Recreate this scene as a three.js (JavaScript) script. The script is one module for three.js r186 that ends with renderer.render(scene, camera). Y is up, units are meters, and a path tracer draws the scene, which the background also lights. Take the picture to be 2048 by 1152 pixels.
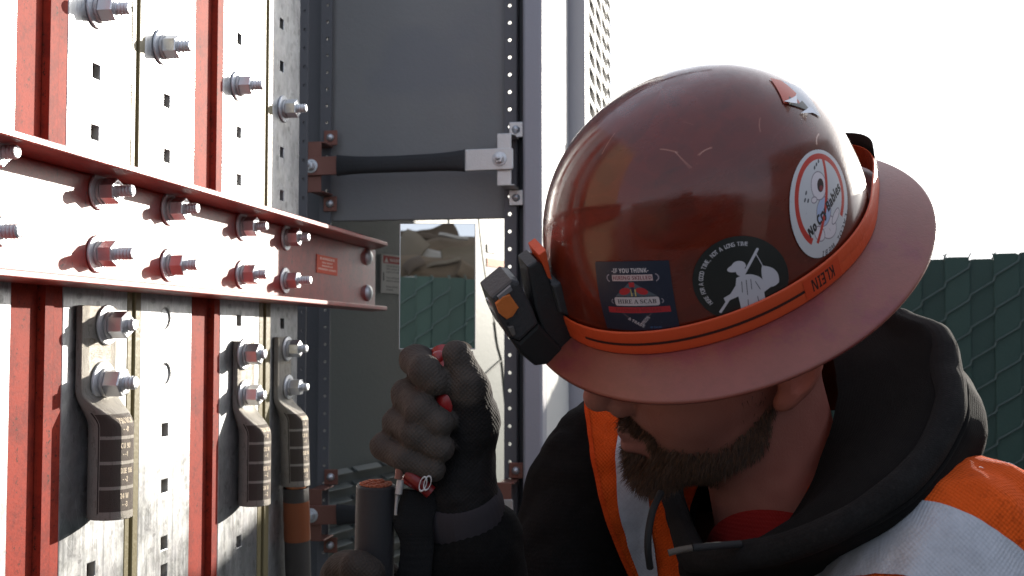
import * as THREE from 'three';
import { RoundedBoxGeometry } from 'three/addons/geometries/RoundedBoxGeometry.js';
import { mergeGeometries } from 'three/addons/utils/BufferGeometryUtils.js';
import { ImprovedNoise } from 'three/addons/math/ImprovedNoise.js';

// ---------------------------------------------------------------- camera, sky, sun, exposure
const scene = new THREE.Scene();
const F = 2200, EYE = 1.6;                                            // focal length in pixels of a 2048 x 1152 picture; eye height
const camera = new THREE.PerspectiveCamera(2 * Math.atan(576 / F) * 180 / Math.PI, 16 / 9, 0.05, 600);
camera.position.set(0, EYE, 0);
camera.rotation.order = 'YXZ';
camera.rotation.y = 10 * Math.PI / 180;
camera.rotation.x = 2.63 * Math.PI / 180;
camera.focus = 0.98; camera.userData.fStop = 13;
camera.updateMatrixWorld();
const renderer = new THREE.WebGLRenderer({ antialias: true });
renderer.toneMapping = THREE.LinearToneMapping;
renderer.toneMappingExposure = 1.5;
renderer.shadowMap.enabled = true;
const sunAz = 33.5 * Math.PI / 180, sunEl = 11.5 * Math.PI / 180;      // to the right of -z, above the horizon
const SUN = new THREE.Vector3(Math.sin(sunAz) * Math.cos(sunEl), Math.sin(sunEl), -Math.cos(sunAz) * Math.cos(sunEl));
{
  const W = 512, H = 256, d = new Float32Array(W * H * 4), v = new THREE.Vector3();
  for (let j = 0; j < H; j++) for (let i = 0; i < W; i++) {
    const th = ((i + 0.5) / W - 0.5) * 2 * Math.PI, ph = ((j + 0.5) / H - 0.5) * Math.PI;
    v.set(Math.cos(th) * Math.cos(ph), Math.sin(ph), Math.sin(th) * Math.cos(ph));
    const c = v.dot(SUN), up = Math.max(0, v.y);
    const hz = Math.exp(-up * 4), glow = Math.exp((c - 1) * 5), halo = Math.exp((c - 1) * 30);
    const o = (j * W + i) * 4;
    d[o] = 0.36 + 0.30 * hz + 1.35 * glow + 1.6 * halo;
    d[o + 1] = 0.42 + 0.28 * hz + 1.28 * glow + 1.45 * halo;
    d[o + 2] = 0.54 + 0.24 * hz + 1.18 * glow + 1.2 * halo;
    d[o + 3] = 1;
  }
  const t = new THREE.DataTexture(d, W, H, THREE.RGBAFormat, THREE.FloatType);
  t.mapping = THREE.EquirectangularReflectionMapping; t.magFilter = t.minFilter = THREE.LinearFilter; t.wrapS = THREE.RepeatWrapping; t.needsUpdate = true;
  scene.background = t; scene.environment = t;
}
const sun = new THREE.DirectionalLight(new THREE.Color(1, 0.93, 0.82), 5);
sun.position.copy(SUN).multiplyScalar(20).add(new THREE.Vector3(0, 1.5, -1));
sun.target.position.set(0, 1.5, -1);
sun.castShadow = true; sun.shadow.radius = 1; sun.shadow.mapSize.set(4096, 4096);
Object.assign(sun.shadow.camera, { left: -6, right: 6, top: 6, bottom: -6, near: 1, far: 60 });
scene.add(sun, sun.target);

// ---------------------------------------------------------------- helpers
let seed = 7;
const rnd = () => { seed = (seed * 1664525 + 1013904223) >>> 0; return seed / 4294967296; };
const V = (x, y, z) => new THREE.Vector3(x, y, z);
const ray = (px, py) => V((px - 1024) / F, (576 - py) / F, -1).applyQuaternion(camera.quaternion);
const atD = (px, py, D) => ray(px, py).multiplyScalar(D).add(camera.position);
const onPlane = (px, py, p, n) => { const r = ray(px, py); return r.multiplyScalar(p.clone().sub(camera.position).dot(n) / r.dot(n)).add(camera.position); };
const onX = (px, py, x) => onPlane(px, py, V(x, 0, 0), V(1, 0, 0));
const onZ = (px, py, z) => onPlane(px, py, V(0, 0, z), V(0, 0, 1));
const perlin = new ImprovedNoise();
const n3 = (x, y, z) => perlin.noise(x + 31.7, y + 17.3, z + 91.1);
const used = {};
const numbered = (n) => { const k = used[n] = (used[n] ?? -1) + 1; return k ? n + '_' + String(k).padStart(3, '0') : n; };
function thing(name, label, category, pos = V(0, 0, 0), group, rotY = 0) {
  const o = new THREE.Group(); o.name = numbered(name); o.position.copy(pos); o.rotation.y = rotY;
  o.userData = { label, category }; if (group) o.userData.group = group;
  scene.add(o); return o;
}
function part(parent, name, geo, mat, label) {
  const g = Array.isArray(geo) ? merge(geo) : geo;
  const m = new THREE.Mesh(g, mat); m.name = name; m.castShadow = m.receiveShadow = true;
  if (label) m.userData.label = label;
  parent.add(m); return m;
}
function struct(name, geo, mat) { const m = part(scene, name, geo, mat); m.userData.kind = 'structure'; return m; }
function merge(list) {
  const a = list.map((g) => { let h = g.index ? g.toNonIndexed() : g; h = h.clone(); for (const k of Object.keys(h.attributes)) if (!['position', 'normal', 'uv'].includes(k)) h.deleteAttribute(k); if (!h.attributes.uv) h.setAttribute('uv', new THREE.BufferAttribute(new Float32Array(h.attributes.position.count * 2), 2)); return h; });
  return mergeGeometries(a, false);
}
// a box with rounded edges, uv in metres
function box(w, h, d, x = 0, y = 0, z = 0, r = 0.0015) {
  const rr = Math.min(r, w * 0.45, h * 0.45, d * 0.45);
  return boxUV(new RoundedBoxGeometry(w, h, d, 2, rr)).translate(x, y, z);
}
function boxUV(g, s = 1) {
  const h = g.index ? g.toNonIndexed() : g, p = h.attributes.position, uv = new Float32Array(p.count * 2), a = V(), b = V(), c = V(), n = V();
  for (let i = 0; i < p.count; i += 3) {
    a.fromBufferAttribute(p, i); b.fromBufferAttribute(p, i + 1); c.fromBufferAttribute(p, i + 2);
    n.copy(b).sub(a).cross(c.clone().sub(a)); const x = Math.abs(n.x), y = Math.abs(n.y), z = Math.abs(n.z);
    [a, b, c].forEach((q, k) => { const [u, w] = x >= y && x >= z ? [q.z, q.y] : y >= z ? [q.x, q.z] : [q.x, q.y]; uv[(i + k) * 2] = u * s; uv[(i + k) * 2 + 1] = w * s; });
  }
  h.setAttribute('uv', new THREE.BufferAttribute(uv, 2)); return h;
}
function plate(outline, holes, depth, bevel = 0.0008) {               // outline and holes: lists of [x, y]; extruded along +z
  const s = new THREE.Shape(outline.map(([x, y]) => new THREE.Vector2(x, y)));
  for (const h of holes) s.holes.push(new THREE.Path(h.map(([x, y]) => new THREE.Vector2(x, y))));
  const g = new THREE.ExtrudeGeometry(s, { depth: depth - 2 * bevel, bevelEnabled: bevel > 0, bevelThickness: bevel, bevelSize: bevel, bevelOffset: -bevel, bevelSegments: 2 });
  g.translate(0, 0, bevel); return g;
}
const rect = (x0, y0, x1, y1) => [[x0, y0], [x1, y0], [x1, y1], [x0, y1]];
const circle = (cx, cy, r, n = 16, ry = r) => Array.from({ length: n }, (_, i) => [cx + r * Math.cos(i / n * 2 * Math.PI), cy + ry * Math.sin(i / n * 2 * Math.PI)]);
function roundRect(x0, y0, x1, y1, r, n = 4) {
  const o = [];
  for (const [cx, cy, a] of [[x1 - r, y0 + r, -90], [x1 - r, y1 - r, 0], [x0 + r, y1 - r, 90], [x0 + r, y0 + r, 180]]) for (let i = 0; i <= n; i++) { const t = (a + 90 * i / n) * Math.PI / 180; o.push([cx + r * Math.cos(t), cy + r * Math.sin(t)]); }
  return o;
}
const tube = (pts, r, seg = 40, rad = 10, closed = false) => new THREE.TubeGeometry(new THREE.CatmullRomCurve3(pts, closed, 'centripetal'), seg, r, rad, closed);
const toX = (g) => g.rotateZ(-Math.PI / 2);                           // y axis -> x axis
const toZ = (g) => g.rotateX(Math.PI / 2);                            // y axis -> z axis

// ---- textures
function wrapNoise(size, fx, fy, sd) {                                // tileable value noise
  const r = new Float32Array(fx * fy); let s = sd * 7919 + 13; for (let i = 0; i < r.length; i++) { s = (s * 1664525 + 1013904223) >>> 0; r[i] = s / 4294967296; }
  const out = new Float32Array(size * size), sm = (t) => t * t * (3 - 2 * t);
  for (let y = 0; y < size; y++) for (let x = 0; x < size; x++) {
    const u = x / size * fx, v = y / size * fy, i = Math.floor(u), j = Math.floor(v), a = sm(u - i), b = sm(v - j), i1 = (i + 1) % fx, j1 = (j + 1) % fy;
    out[y * size + x] = (r[j * fx + i] * (1 - a) + r[j * fx + i1] * a) * (1 - b) + (r[j1 * fx + i] * (1 - a) + r[j1 * fx + i1] * a) * b;
  }
  return out;
}
function fbm(size, layers, sd = 1) {
  const o = new Float32Array(size * size); let t = 0;
  layers.forEach(([fx, fy, w], k) => { const n = wrapNoise(size, fx, fy, sd + k * 3); t += w; for (let i = 0; i < o.length; i++) o[i] += n[i] * w; });
  for (let i = 0; i < o.length; i++) o[i] /= t; return o;
}
function tex(size, fn, repeat = 1, srgb = false) {                    // repeat: copies per metre of uv
  const d = new Uint8Array(size * size * 4);
  for (let i = 0; i < size * size; i++) { const c = fn(i, i % size, Math.floor(i / size)); const a = typeof c === 'number' ? [c, c, c] : c; for (let k = 0; k < 3; k++) d[i * 4 + k] = Math.max(0, Math.min(255, a[k] * 255)); d[i * 4 + 3] = 255; }
  const t = new THREE.DataTexture(d, size, size); t.wrapS = t.wrapT = THREE.RepeatWrapping; t.magFilter = THREE.LinearFilter; t.minFilter = THREE.LinearMipmapLinearFilter; t.generateMipmaps = true;
  if (srgb) t.colorSpace = THREE.SRGBColorSpace; t.repeat.set(repeat, repeat); t.needsUpdate = true; return t;
}
const lin2s = (c) => c <= 0.0031308 ? 12.92 * c : 1.055 * Math.pow(c, 1 / 2.4) - 0.055;
const blend = (a, b, t) => a.map((x, i) => lin2s(x + (b[i] - x) * t));
const sstep = (a, b, x) => { const t = Math.max(0, Math.min(1, (x - a) / (b - a))); return t * t * (3 - 2 * t); };
function canvasTex(w, h, draw) {
  const c = document.createElement('canvas'); c.width = w; c.height = h; const g = c.getContext('2d'); draw(g, w, h);
  const t = new THREE.CanvasTexture(c); t.colorSpace = THREE.SRGBColorSpace; t.anisotropy = 8; return t;
}
const S = 512;
const nBlotch = fbm(S, [[6, 6, 1], [14, 14, 0.8], [40, 40, 0.5], [110, 110, 0.35]], 1);
const nStreak = fbm(S, [[24, 3, 1], [70, 6, 1], [180, 9, 0.8]], 5);
const nFine = fbm(S, [[64, 64, 1], [150, 150, 1], [256, 256, 0.8]], 9);
const nPatch = fbm(S, [[4, 4, 1], [9, 9, 0.9], [23, 23, 0.6]], 21);
const T = {
  galvRough: tex(S, (i) => 0.20 + 0.22 * nBlotch[i] + 0.22 * nStreak[i], 4),
  galvBump: tex(S, (i) => 0.5 * nStreak[i] + 0.5 * nBlotch[i], 4),
  galvColor: (() => {
    const t = canvasTex(1024, 1024, (g, w, h) => {
      g.fillStyle = '#b9bbbd'; g.fillRect(0, 0, w, h);
      for (let i = 0; i < 2600; i++) { const v = 150 + Math.floor(rnd() * 70); g.fillStyle = `rgba(${v},${v},${v + 2},0.22)`; g.beginPath(); g.ellipse(rnd() * w, rnd() * h, 4 + rnd() * 22, 6 + rnd() * 34, rnd() * 0.6, 0, 7); g.fill(); }
      for (let i = 0; i < 260; i++) { const v = 80 + Math.floor(rnd() * 50); g.fillStyle = `rgba(${v},${v},${v},${0.10 + rnd() * 0.22})`; g.beginPath(); const x = rnd() * w, y = rnd() * h; g.ellipse(x, y, 2 + rnd() * 14, 3 + rnd() * 22, rnd() * 3, 0, 7); g.fill(); for (let k = 0; k < 5; k++) g.fillRect(x + rnd() * 40 - 20, y + rnd() * 60 - 30, 1 + rnd() * 4, 2 + rnd() * 8); }
      g.lineCap = 'round'; for (let i = 0; i < 240; i++) { const d = rnd() < 0.5; g.strokeStyle = d ? `rgba(70,70,72,${0.15 + rnd() * 0.3})` : `rgba(235,236,238,${0.3 + rnd() * 0.5})`; g.lineWidth = 0.6 + rnd() * 2; const x = rnd() * w, y = rnd() * h, a = (rnd() - 0.5) * 120, b = 30 + rnd() * 160; g.beginPath(); g.moveTo(x, y); g.quadraticCurveTo(x + a * rnd(), y + b * 0.5, x + a, y + b); g.stroke(); }
    });
    t.wrapS = t.wrapT = THREE.RepeatWrapping; t.repeat.set(4, 4); return t;
  })(),
  redColor: tex(S, (i) => { const c = blend([0.34, 0.030, 0.018], [0.22, 0.020, 0.015], sstep(0.35, 0.65, nBlotch[i] * 0.6 + nFine[i] * 0.4)); return sstep(0.70, 0.74, nStreak[i] * 0.5 + nFine[i] * 0.55) > 0.5 ? [0.30, 0.13, 0.10] : c; }, 5, true),
  lint: tex(S, (i) => { const k = 0.55 + 0.25 * nFine[i] + 0.2 * nBlotch[i], l = nFine[i] > 0.80 ? 0.25 : 0; return [k + l, k + l, k + l]; }, 7, true),
  knit: tex(256, (i, x, y) => 0.5 + 0.3 * Math.sin(x / 256 * Math.PI * 2 * 24) * Math.cos(y / 256 * Math.PI * 2 * 16 + Math.sin(x / 256 * Math.PI * 2 * 24)) + 0.4 * (nFine[(y * 2 % S) * S + (x * 2 % S)] - 0.5), 16),
  vestCloth: tex(256, (i, x, y) => 0.5 + 0.5 * Math.sin(x / 256 * Math.PI * 2 * 32) * Math.sin(y / 256 * Math.PI * 2 * 32), 9),
  fineBump: tex(S, (i) => nFine[i], 6),
  skinBump: tex(S, (i) => 0.6 * nFine[i] + 0.4 * nBlotch[i], 10),
  paintBump: tex(S, (i) => 0.7 * nFine[i] + 0.3 * nBlotch[i], 3),
  paintRough: tex(S, (i) => 0.36 + 0.25 * nPatch[i] + 0.1 * nFine[i], 2),
  cloth: tex(256, (i, x, y) => 0.5 + 0.25 * Math.sin(x / 256 * Math.PI * 2 * 64) * Math.sin(y / 256 * Math.PI * 2 * 64) + 0.35 * (nFine[(y * 2 % S) * S + (x * 2 % S)] - 0.5), 12),
  gritColor: tex(S, (i) => blend([0.24, 0.215, 0.18], [0.36, 0.33, 0.29], nBlotch[i] * 0.6 + nFine[i] * 0.5), 0.7, true),
};
const paint = (c, rough = 0.5, extra = {}) => new THREE.MeshStandardMaterial({ color: new THREE.Color().setRGB(...c), roughness: rough, bumpMap: T.paintBump, bumpScale: 0.0004, ...extra });
const M = {
  galv: new THREE.MeshStandardMaterial({ map: T.galvColor, metalness: 0.9, roughness: 1, roughnessMap: T.galvRough, bumpMap: T.galvBump, bumpScale: 0.0004 }),
  zinc: new THREE.MeshStandardMaterial({ color: new THREE.Color().setRGB(0.74, 0.76, 0.79), metalness: 0.8, roughness: 0.30, bumpMap: T.fineBump, bumpScale: 0.0002 }),
  zincDull: new THREE.MeshStandardMaterial({ color: new THREE.Color().setRGB(0.6, 0.6, 0.6), metalness: 1, roughness: 0.4, bumpMap: T.fineBump, bumpScale: 0.0003 }),
  red: new THREE.MeshPhysicalMaterial({ map: T.redColor, roughness: 0.42, clearcoat: 0.6, clearcoatRoughness: 0.34, bumpMap: T.fineBump, bumpScale: 0.00012 }),
  redMatte: new THREE.MeshPhysicalMaterial({ map: T.redColor, color: new THREE.Color().setRGB(1, 1.15, 0.9), roughness: 0.66, specularIntensity: 0.5, bumpMap: T.fineBump, bumpScale: 0.00012 }),
  olive: paint([0.20, 0.17, 0.09], 0.45),
  greyPaint: paint([0.23, 0.23, 0.235], 0.45, { roughnessMap: T.paintRough, roughness: 1 }),
  panelPaint: new THREE.MeshStandardMaterial({ map: tex(S, (i) => blend([0.222, 0.222, 0.228], [0.244, 0.240, 0.235], sstep(0.35, 0.65, nPatch[i])), 1.1, true), roughness: 1, roughnessMap: T.paintRough, bumpMap: T.paintBump, bumpScale: 0.0004 }),
  darkPaint: paint([0.13, 0.13, 0.14], 0.5),
  shadePaint: paint([0.36, 0.36, 0.40], 0.45),  // the cabinet's grey with bluish shade put into the colour
  sunlitPaint: paint([0.62, 0.62, 0.60], 0.4),  // the cabinet's grey made pale, sunlight put into the colour
  greenGrey: paint([0.20, 0.225, 0.215], 0.5),
  slotDark: paint([0.008, 0.007, 0.005], 0.95, { bumpScale: 0 }),
  rubber: new THREE.MeshStandardMaterial({ color: new THREE.Color().setRGB(0.022, 0.022, 0.024), roughness: 0.6, bumpMap: T.fineBump, bumpScale: 0.0004 }),
  tinLug: null, copper: new THREE.MeshStandardMaterial({ color: new THREE.Color().setRGB(0.80, 0.36, 0.20), metalness: 1, roughness: 0.35 }),
  reddishMetal: new THREE.MeshStandardMaterial({ color: new THREE.Color().setRGB(0.25, 0.11, 0.085), metalness: 0.5, roughness: 0.42, bumpMap: T.fineBump, bumpScale: 0.0003 }),  // brownish red metal for brackets, end plates and a pin
};

// ---------------------------------------------------------------- ground
{
  const g = new THREE.PlaneGeometry(600, 600, 1, 1).rotateX(-Math.PI / 2); const uv = g.attributes.uv; for (let i = 0; i < uv.count; i++) uv.setXY(i, uv.getX(i) * 600, uv.getY(i) * 600);
  struct('ground', g, new THREE.MeshStandardMaterial({ map: T.gritColor, roughness: 0.95, bumpMap: T.fineBump, bumpScale: 0.003 }));
}

// ---------------------------------------------------------------- bus bar panel (local frame: x = away from the camera, y up, z = out of the panel)
const PX = -0.55, YB = 0.5, YT = 2.35;
const panelAt = (px, py, out = 0) => { const p = onX(px, py, PX + out); return { s: -p.z, y: p.y, D: p.distanceTo(camera.position) }; };
const sOf = (px) => panelAt(px, 677).s;
const panelThing = (name, label, cat, s, y, group) => thing(name, label, cat, V(PX, y, -s), group, Math.PI / 2);

const hexShape = (r) => Array.from({ length: 6 }, (_, i) => [r * Math.cos(i * Math.PI / 3 + 0.3), r * Math.sin(i * Math.PI / 3 + 0.3)]);
const boltGeo = {};
function boltParts(R, L) {                                            // R washer radius, L stud length; along +z
  const k = R + '_' + L; if (boltGeo[k]) return boltGeo[k];
  const t = R * 0.16, lath = (pts, n = 28) => toZ(new THREE.LatheGeometry(pts.map(([x, y]) => new THREE.Vector2(x, y)), n));
  const ri = R * 0.42;
  const washer = lath([[0, 0.0002], [R, 0.0002], [R * 1.005, t * 0.4], [R * 0.985, t * 0.8], [R * 0.95, t], [ri, t * 1.25], [0, t * 1.25]]);
  const lock = lath([[0, t], [R * 0.68, t], [R * 0.7, t * 1.6], [R * 0.68, t * 2.1], [R * 0.62, t * 2.2], [0, t * 2.2]]);
  const nh = R * 0.80, nz = t * 2.2;
  const nut = merge([plate(hexShape(R * 0.68), [], nh, R * 0.06).translate(0, 0, nz), lath([[0, nz + nh - 0.0003], [R * 0.5, nz + nh - 0.0003], [R * 0.47, nz + nh + R * 0.04], [0, nz + nh + R * 0.04]])]);
  const prof = [[0, nz]]; const pr = R * 0.33, pitch = R * 0.19, z1 = L - R * 0.08;
  for (let z = nz; z < z1; z += pitch) prof.push([pr, z + pitch * 0.05], [pr, z + pitch * 0.25], [pr * 0.76, z + pitch * 0.6], [pr * 0.76, z + pitch * 0.8]);
  prof.push([pr * 0.95, z1], [pr * 0.8, L], [0, L]);
  const stud = lath(prof, 20);
  return boltGeo[k] = { washer, lock, nut, stud };
}
function bolt(parent, x, y, z, R = 0.0175, L = 0.042, turn = 0, tiltOut) {
  const g = new THREE.Group(); g.name = 'bolt'; g.position.set(x, y, z); g.rotation.z = turn; if (tiltOut) g.rotation.x = tiltOut;
  const b = boltParts(R, L);
  part(g, 'washer', b.washer, M.zinc); part(g, 'lock_washer', b.lock, M.zincDull); part(g, 'nut', b.nut, M.zinc); part(g, 'stud', b.stud, M.zinc);
  parent.add(g); return g;
}
// bars: pixel columns at eye level, square holes, round tapped holes, bolts
const bars = [
  { a: -95, b: 21, label: 'bright metal bus bar cut off by the left edge of the picture', sq: [], ro: [], bo: [] },
  { a: 125, b: 254, label: 'wide plated bus bar with a bolt at its top, behind the largest cable lug', sq: [[193, 143], [190, 265], [182, 1140]], ro: [], bo: [[193, 20]] },
  { a: 281, b: 383, label: 'plated bus bar with two round tapped holes and no lug on it', sq: [[334, 202], [334, 312], [330, 860], [329, 972], [328, 1086], [328, 1142]], ro: [[331, 637], [331, 748]], bo: [[322, 95]] },
  { a: 440, b: 518, label: 'plated bus bar behind the middle cable lug', sq: [[479, 78], [478, 265], [478, 360], [478, 641], [478, 1083]], ro: [], bo: [[474, 172]] },
  { a: 541, b: 595, label: 'shaded bus bar at the far end of the row, next to the dark frame', sq: [[564, 48], [564, 133], [564, 305], [564, 391], [565, 647], [565, 860]], ro: [], bo: [[566, 218]] },
];
for (const b of bars) {
  const s0 = sOf(b.a), s1 = sOf(b.b), o = panelThing('bus_bar', b.label, 'bus bar', s0, 0, 'vertical bus bars in the open panel');
  const h = 0.0066, holes = [];
  for (const [px, py] of b.sq) { const p = panelAt(px, py); holes.push(rect(p.s - s0 - h, p.y - h, p.s - s0 + h, p.y + h)); }
  for (const [px, py] of b.ro) { const p = panelAt(px, py); holes.push(circle(p.s - s0, p.y, 0.0112, 24)); }
  part(o, 'bar_plate', plate(rect(0, YB, s1 - s0, YT), holes, 0.0075).translate(0, 0, -0.0075), M.galv);
  for (const [px, py] of b.ro) {                                      // threads inside the tapped holes
    const p = panelAt(px, py), pts = []; for (let i = 0; i < 5; i++) pts.push(new THREE.Vector2(0.0112, -0.0075 + i * 0.0015), new THREE.Vector2(0.0102, -0.00675 + i * 0.0015)); pts.push(new THREE.Vector2(0.0112, -0.0004));
    part(o, 'thread', toZ(new THREE.LatheGeometry(pts, 24)).translate(p.s - s0, p.y, 0), M.zincDull);
  }
  for (const [px, py] of b.ro) { const p = panelAt(px, py); part(o, 'hole_plug', plate(circle(0, 0, 0.0105, 24), [], 0.003, 0.0004).translate(p.s - s0, p.y, -0.0048), M.zinc); }
  for (const [px, py] of b.bo) { const p = panelAt(px, py); bolt(o, p.s - s0, p.y, 0, 0.0180, 0.0325, px * 0.7); }
}
{ // back board, red supports, olive spacers
  const o = panelThing('back_board', 'tan fibreglass board seen through the holes of the bus bars', 'board', 0.3, 0);
  part(o, 'board_sheet', box(1.13, YT - YB, 0.012, 0.565, (YT + YB) / 2, -0.0225), paint([0.55, 0.40, 0.27], 0.6));
}
const supports = [
  [21, 125, 84, 'red fibreglass support column nearest the camera, with a wide recess'],
  [383, 440, 424, 'narrow red fibreglass support column between the two right pairs of bars'],
  [-190, -96, -130, 'red fibreglass support column left of the first bus bar'],
];
for (const [a, b, m, label] of supports) {
  const s0 = sOf(a), s1 = sOf(b), sm = sOf(m), o = panelThing('support_column', label, 'insulator', s0, 0, 'red support columns of the bus bars');
  const w = s1 - s0, rw = s1 - sm, H = YT - YB, y = (YT + YB) / 2;
  part(o, 'recess_plate', box(w - rw - 0.001, H, 0.010, (w - rw) / 2, y, -0.0095), M.redMatte);
  part(o, 'ridge', plate([[w - rw, -0.030], [w - 0.0005, -0.030], [w - 0.0005, -0.0005], [w - rw * 0.42, -0.0005], [w - rw * 0.42, -0.0025], [w - rw * 0.58, -0.0025], [w - rw * 0.58, 0.0025], [w - rw, 0.0025]], [], H, 0.0006).rotateX(Math.PI / 2).translate(0, YT, 0), M.redMatte);
}

for (const [a, b, label] of [[254, 281, 'olive double spacer strip between the bars at the left'], [518, 541, 'olive double spacer strip beside the far shaded bar']]) {
  const s0 = sOf(a), s1 = sOf(b), w = s1 - s0, o = panelThing('spacer_strip', label, 'spacer', s0, 0, 'olive spacer strips between bus bars');
  const H = YT - YB, y = (YT + YB) / 2;
  part(o, 'spacer_back', box(w - 0.0004, H, 0.006, w / 2, y, -0.012), M.olive);
  part(o, 'spacer_rib', box(w * 0.34, H, 0.009, w * 0.2, y, -0.0045, 0.0012), M.olive); part(o, 'spacer_rib', box(w * 0.42, H, 0.010, w * 0.74, y, -0.004, 0.0012), M.olive);
}

// ---- red channel across the bars
const CH = (() => {
  const s0 = 0.25, s1 = 1.69, o = panelThing('channel_beam', 'long red fibreglass channel bolted across all the bus bars', 'channel beam', s0, 0);
  const tl = onX(300, 349, PX + 0.05), yT = EYE + 0.1506 + 0.003, yB = EYE + 0.0448;
  const L = s1 - s0, t = 0.0062, fl = 0.050;
  const Lw = L + 0.078; part(o, 'web', box(Lw, yT - yB - 2 * t, t, Lw / 2, (yT + yB) / 2, t / 2 + 0.0003), M.red);
  const fg = (y) => boxUV(plate([[0, 0], [Lw, 0], [L, fl], [0, fl]], [], t, 0.0012).rotateX(Math.PI / 2).translate(0, y + t / 2, 0.0003));
  part(o, 'top_flange', fg(yT - t / 2), M.red); part(o, 'bottom_flange', fg(yB + t / 2), M.red);
  const zz = t + 0.0003;
  for (const [px, py] of [[-42, 306], [-42, 464], [197, 383], [193, 508], [337, 418], [336, 530], [483, 453], [482, 549], [571, 475], [569, 561]]) {
    const p = panelAt(px, py, zz); bolt(o, p.s - s0, p.y, zz, 0.0172, 0.0325 + 0.002 * Math.floor(rnd() * 3), px * 0.37 + py);
  }
  for (const [px, py] of [[735, 514], [735, 586]]) {
    const p = panelAt(px, py, zz);
    part(o, 'carriage_head', toZ(new THREE.SphereGeometry(0.0135, 24, 12, 0, Math.PI * 2, 0, Math.PI / 2).scale(1, 0.6, 1)).translate(p.s - s0, p.y, zz), M.zinc);
  }
  const st = canvasTex(256, 256, (g, w, h) => {
    g.fillStyle = '#d9481c'; g.fillRect(0, 0, w, h); g.fillStyle = '#f5d9c8'; g.textAlign = 'center'; g.font = 'bold 46px sans-serif';
    g.fillText('DANGER', 128, 62); g.font = 'bold 34px sans-serif'; g.fillText('DO NOT', 128, 112); g.fillText('HANDLE', 128, 158); g.fillText('POWER LINES', 128, 206, 230);
  });
  const a = panelAt(633, 508, zz), b = panelAt(674, 552, zz);
  part(o, 'warning_sticker', new THREE.BoxGeometry(b.s - a.s, a.y - b.y, 0.0006).translate((a.s + b.s) / 2 - s0, (a.y + b.y) / 2, zz + 0.0004), new THREE.MeshStandardMaterial({ map: st, roughness: 0.5 }), 'orange warning sticker with white lettering');
  return o;
})();

// ---- cable lugs
M.tinLug = (() => {
  const map = canvasTex(512, 512, (g, w, h) => {
    g.fillStyle = '#9a958d'; g.fillRect(0, 0, w, h);
    for (let i = 0; i < 2600; i++) { const v = 80 + Math.floor(rnd() * 90); g.fillStyle = `rgba(${v},${v - 4},${v - 11},0.28)`; g.fillRect(rnd() * w, rnd() * h, 1 + rnd() * 5, 2 + rnd() * 16); }
    // ink bands stamped on the barrel
    g.fillStyle = 'rgba(66,58,52,0.8)';
    for (let k = 0; k < 4; k++) g.fillRect(130, 262 + k * 60, 170, 52);
    g.fillStyle = 'rgba(45,38,34,0.9)'; g.fillRect(122, 258, 5, 240);
    g.fillStyle = '#c9bca6'; g.font = 'bold 17px sans-serif'; ['750 MCM', 'CU 90', 'DIE 106', '24 W'].forEach((s, k) => { g.fillText(s, 206, 284 + k * 60, 90); g.fillText('- -' + k, 216, 304 + k * 60, 70); });
    g.fillStyle = 'rgba(110,90,60,0.6)'; g.font = '16px sans-serif'; g.fillText('CU 750 3/8', 200, 92); 
  });
  return new THREE.MeshStandardMaterial({ map, metalness: 0.55, roughness: 0.45, bumpMap: T.fineBump, bumpScale: 0.0006 });
})();
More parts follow.
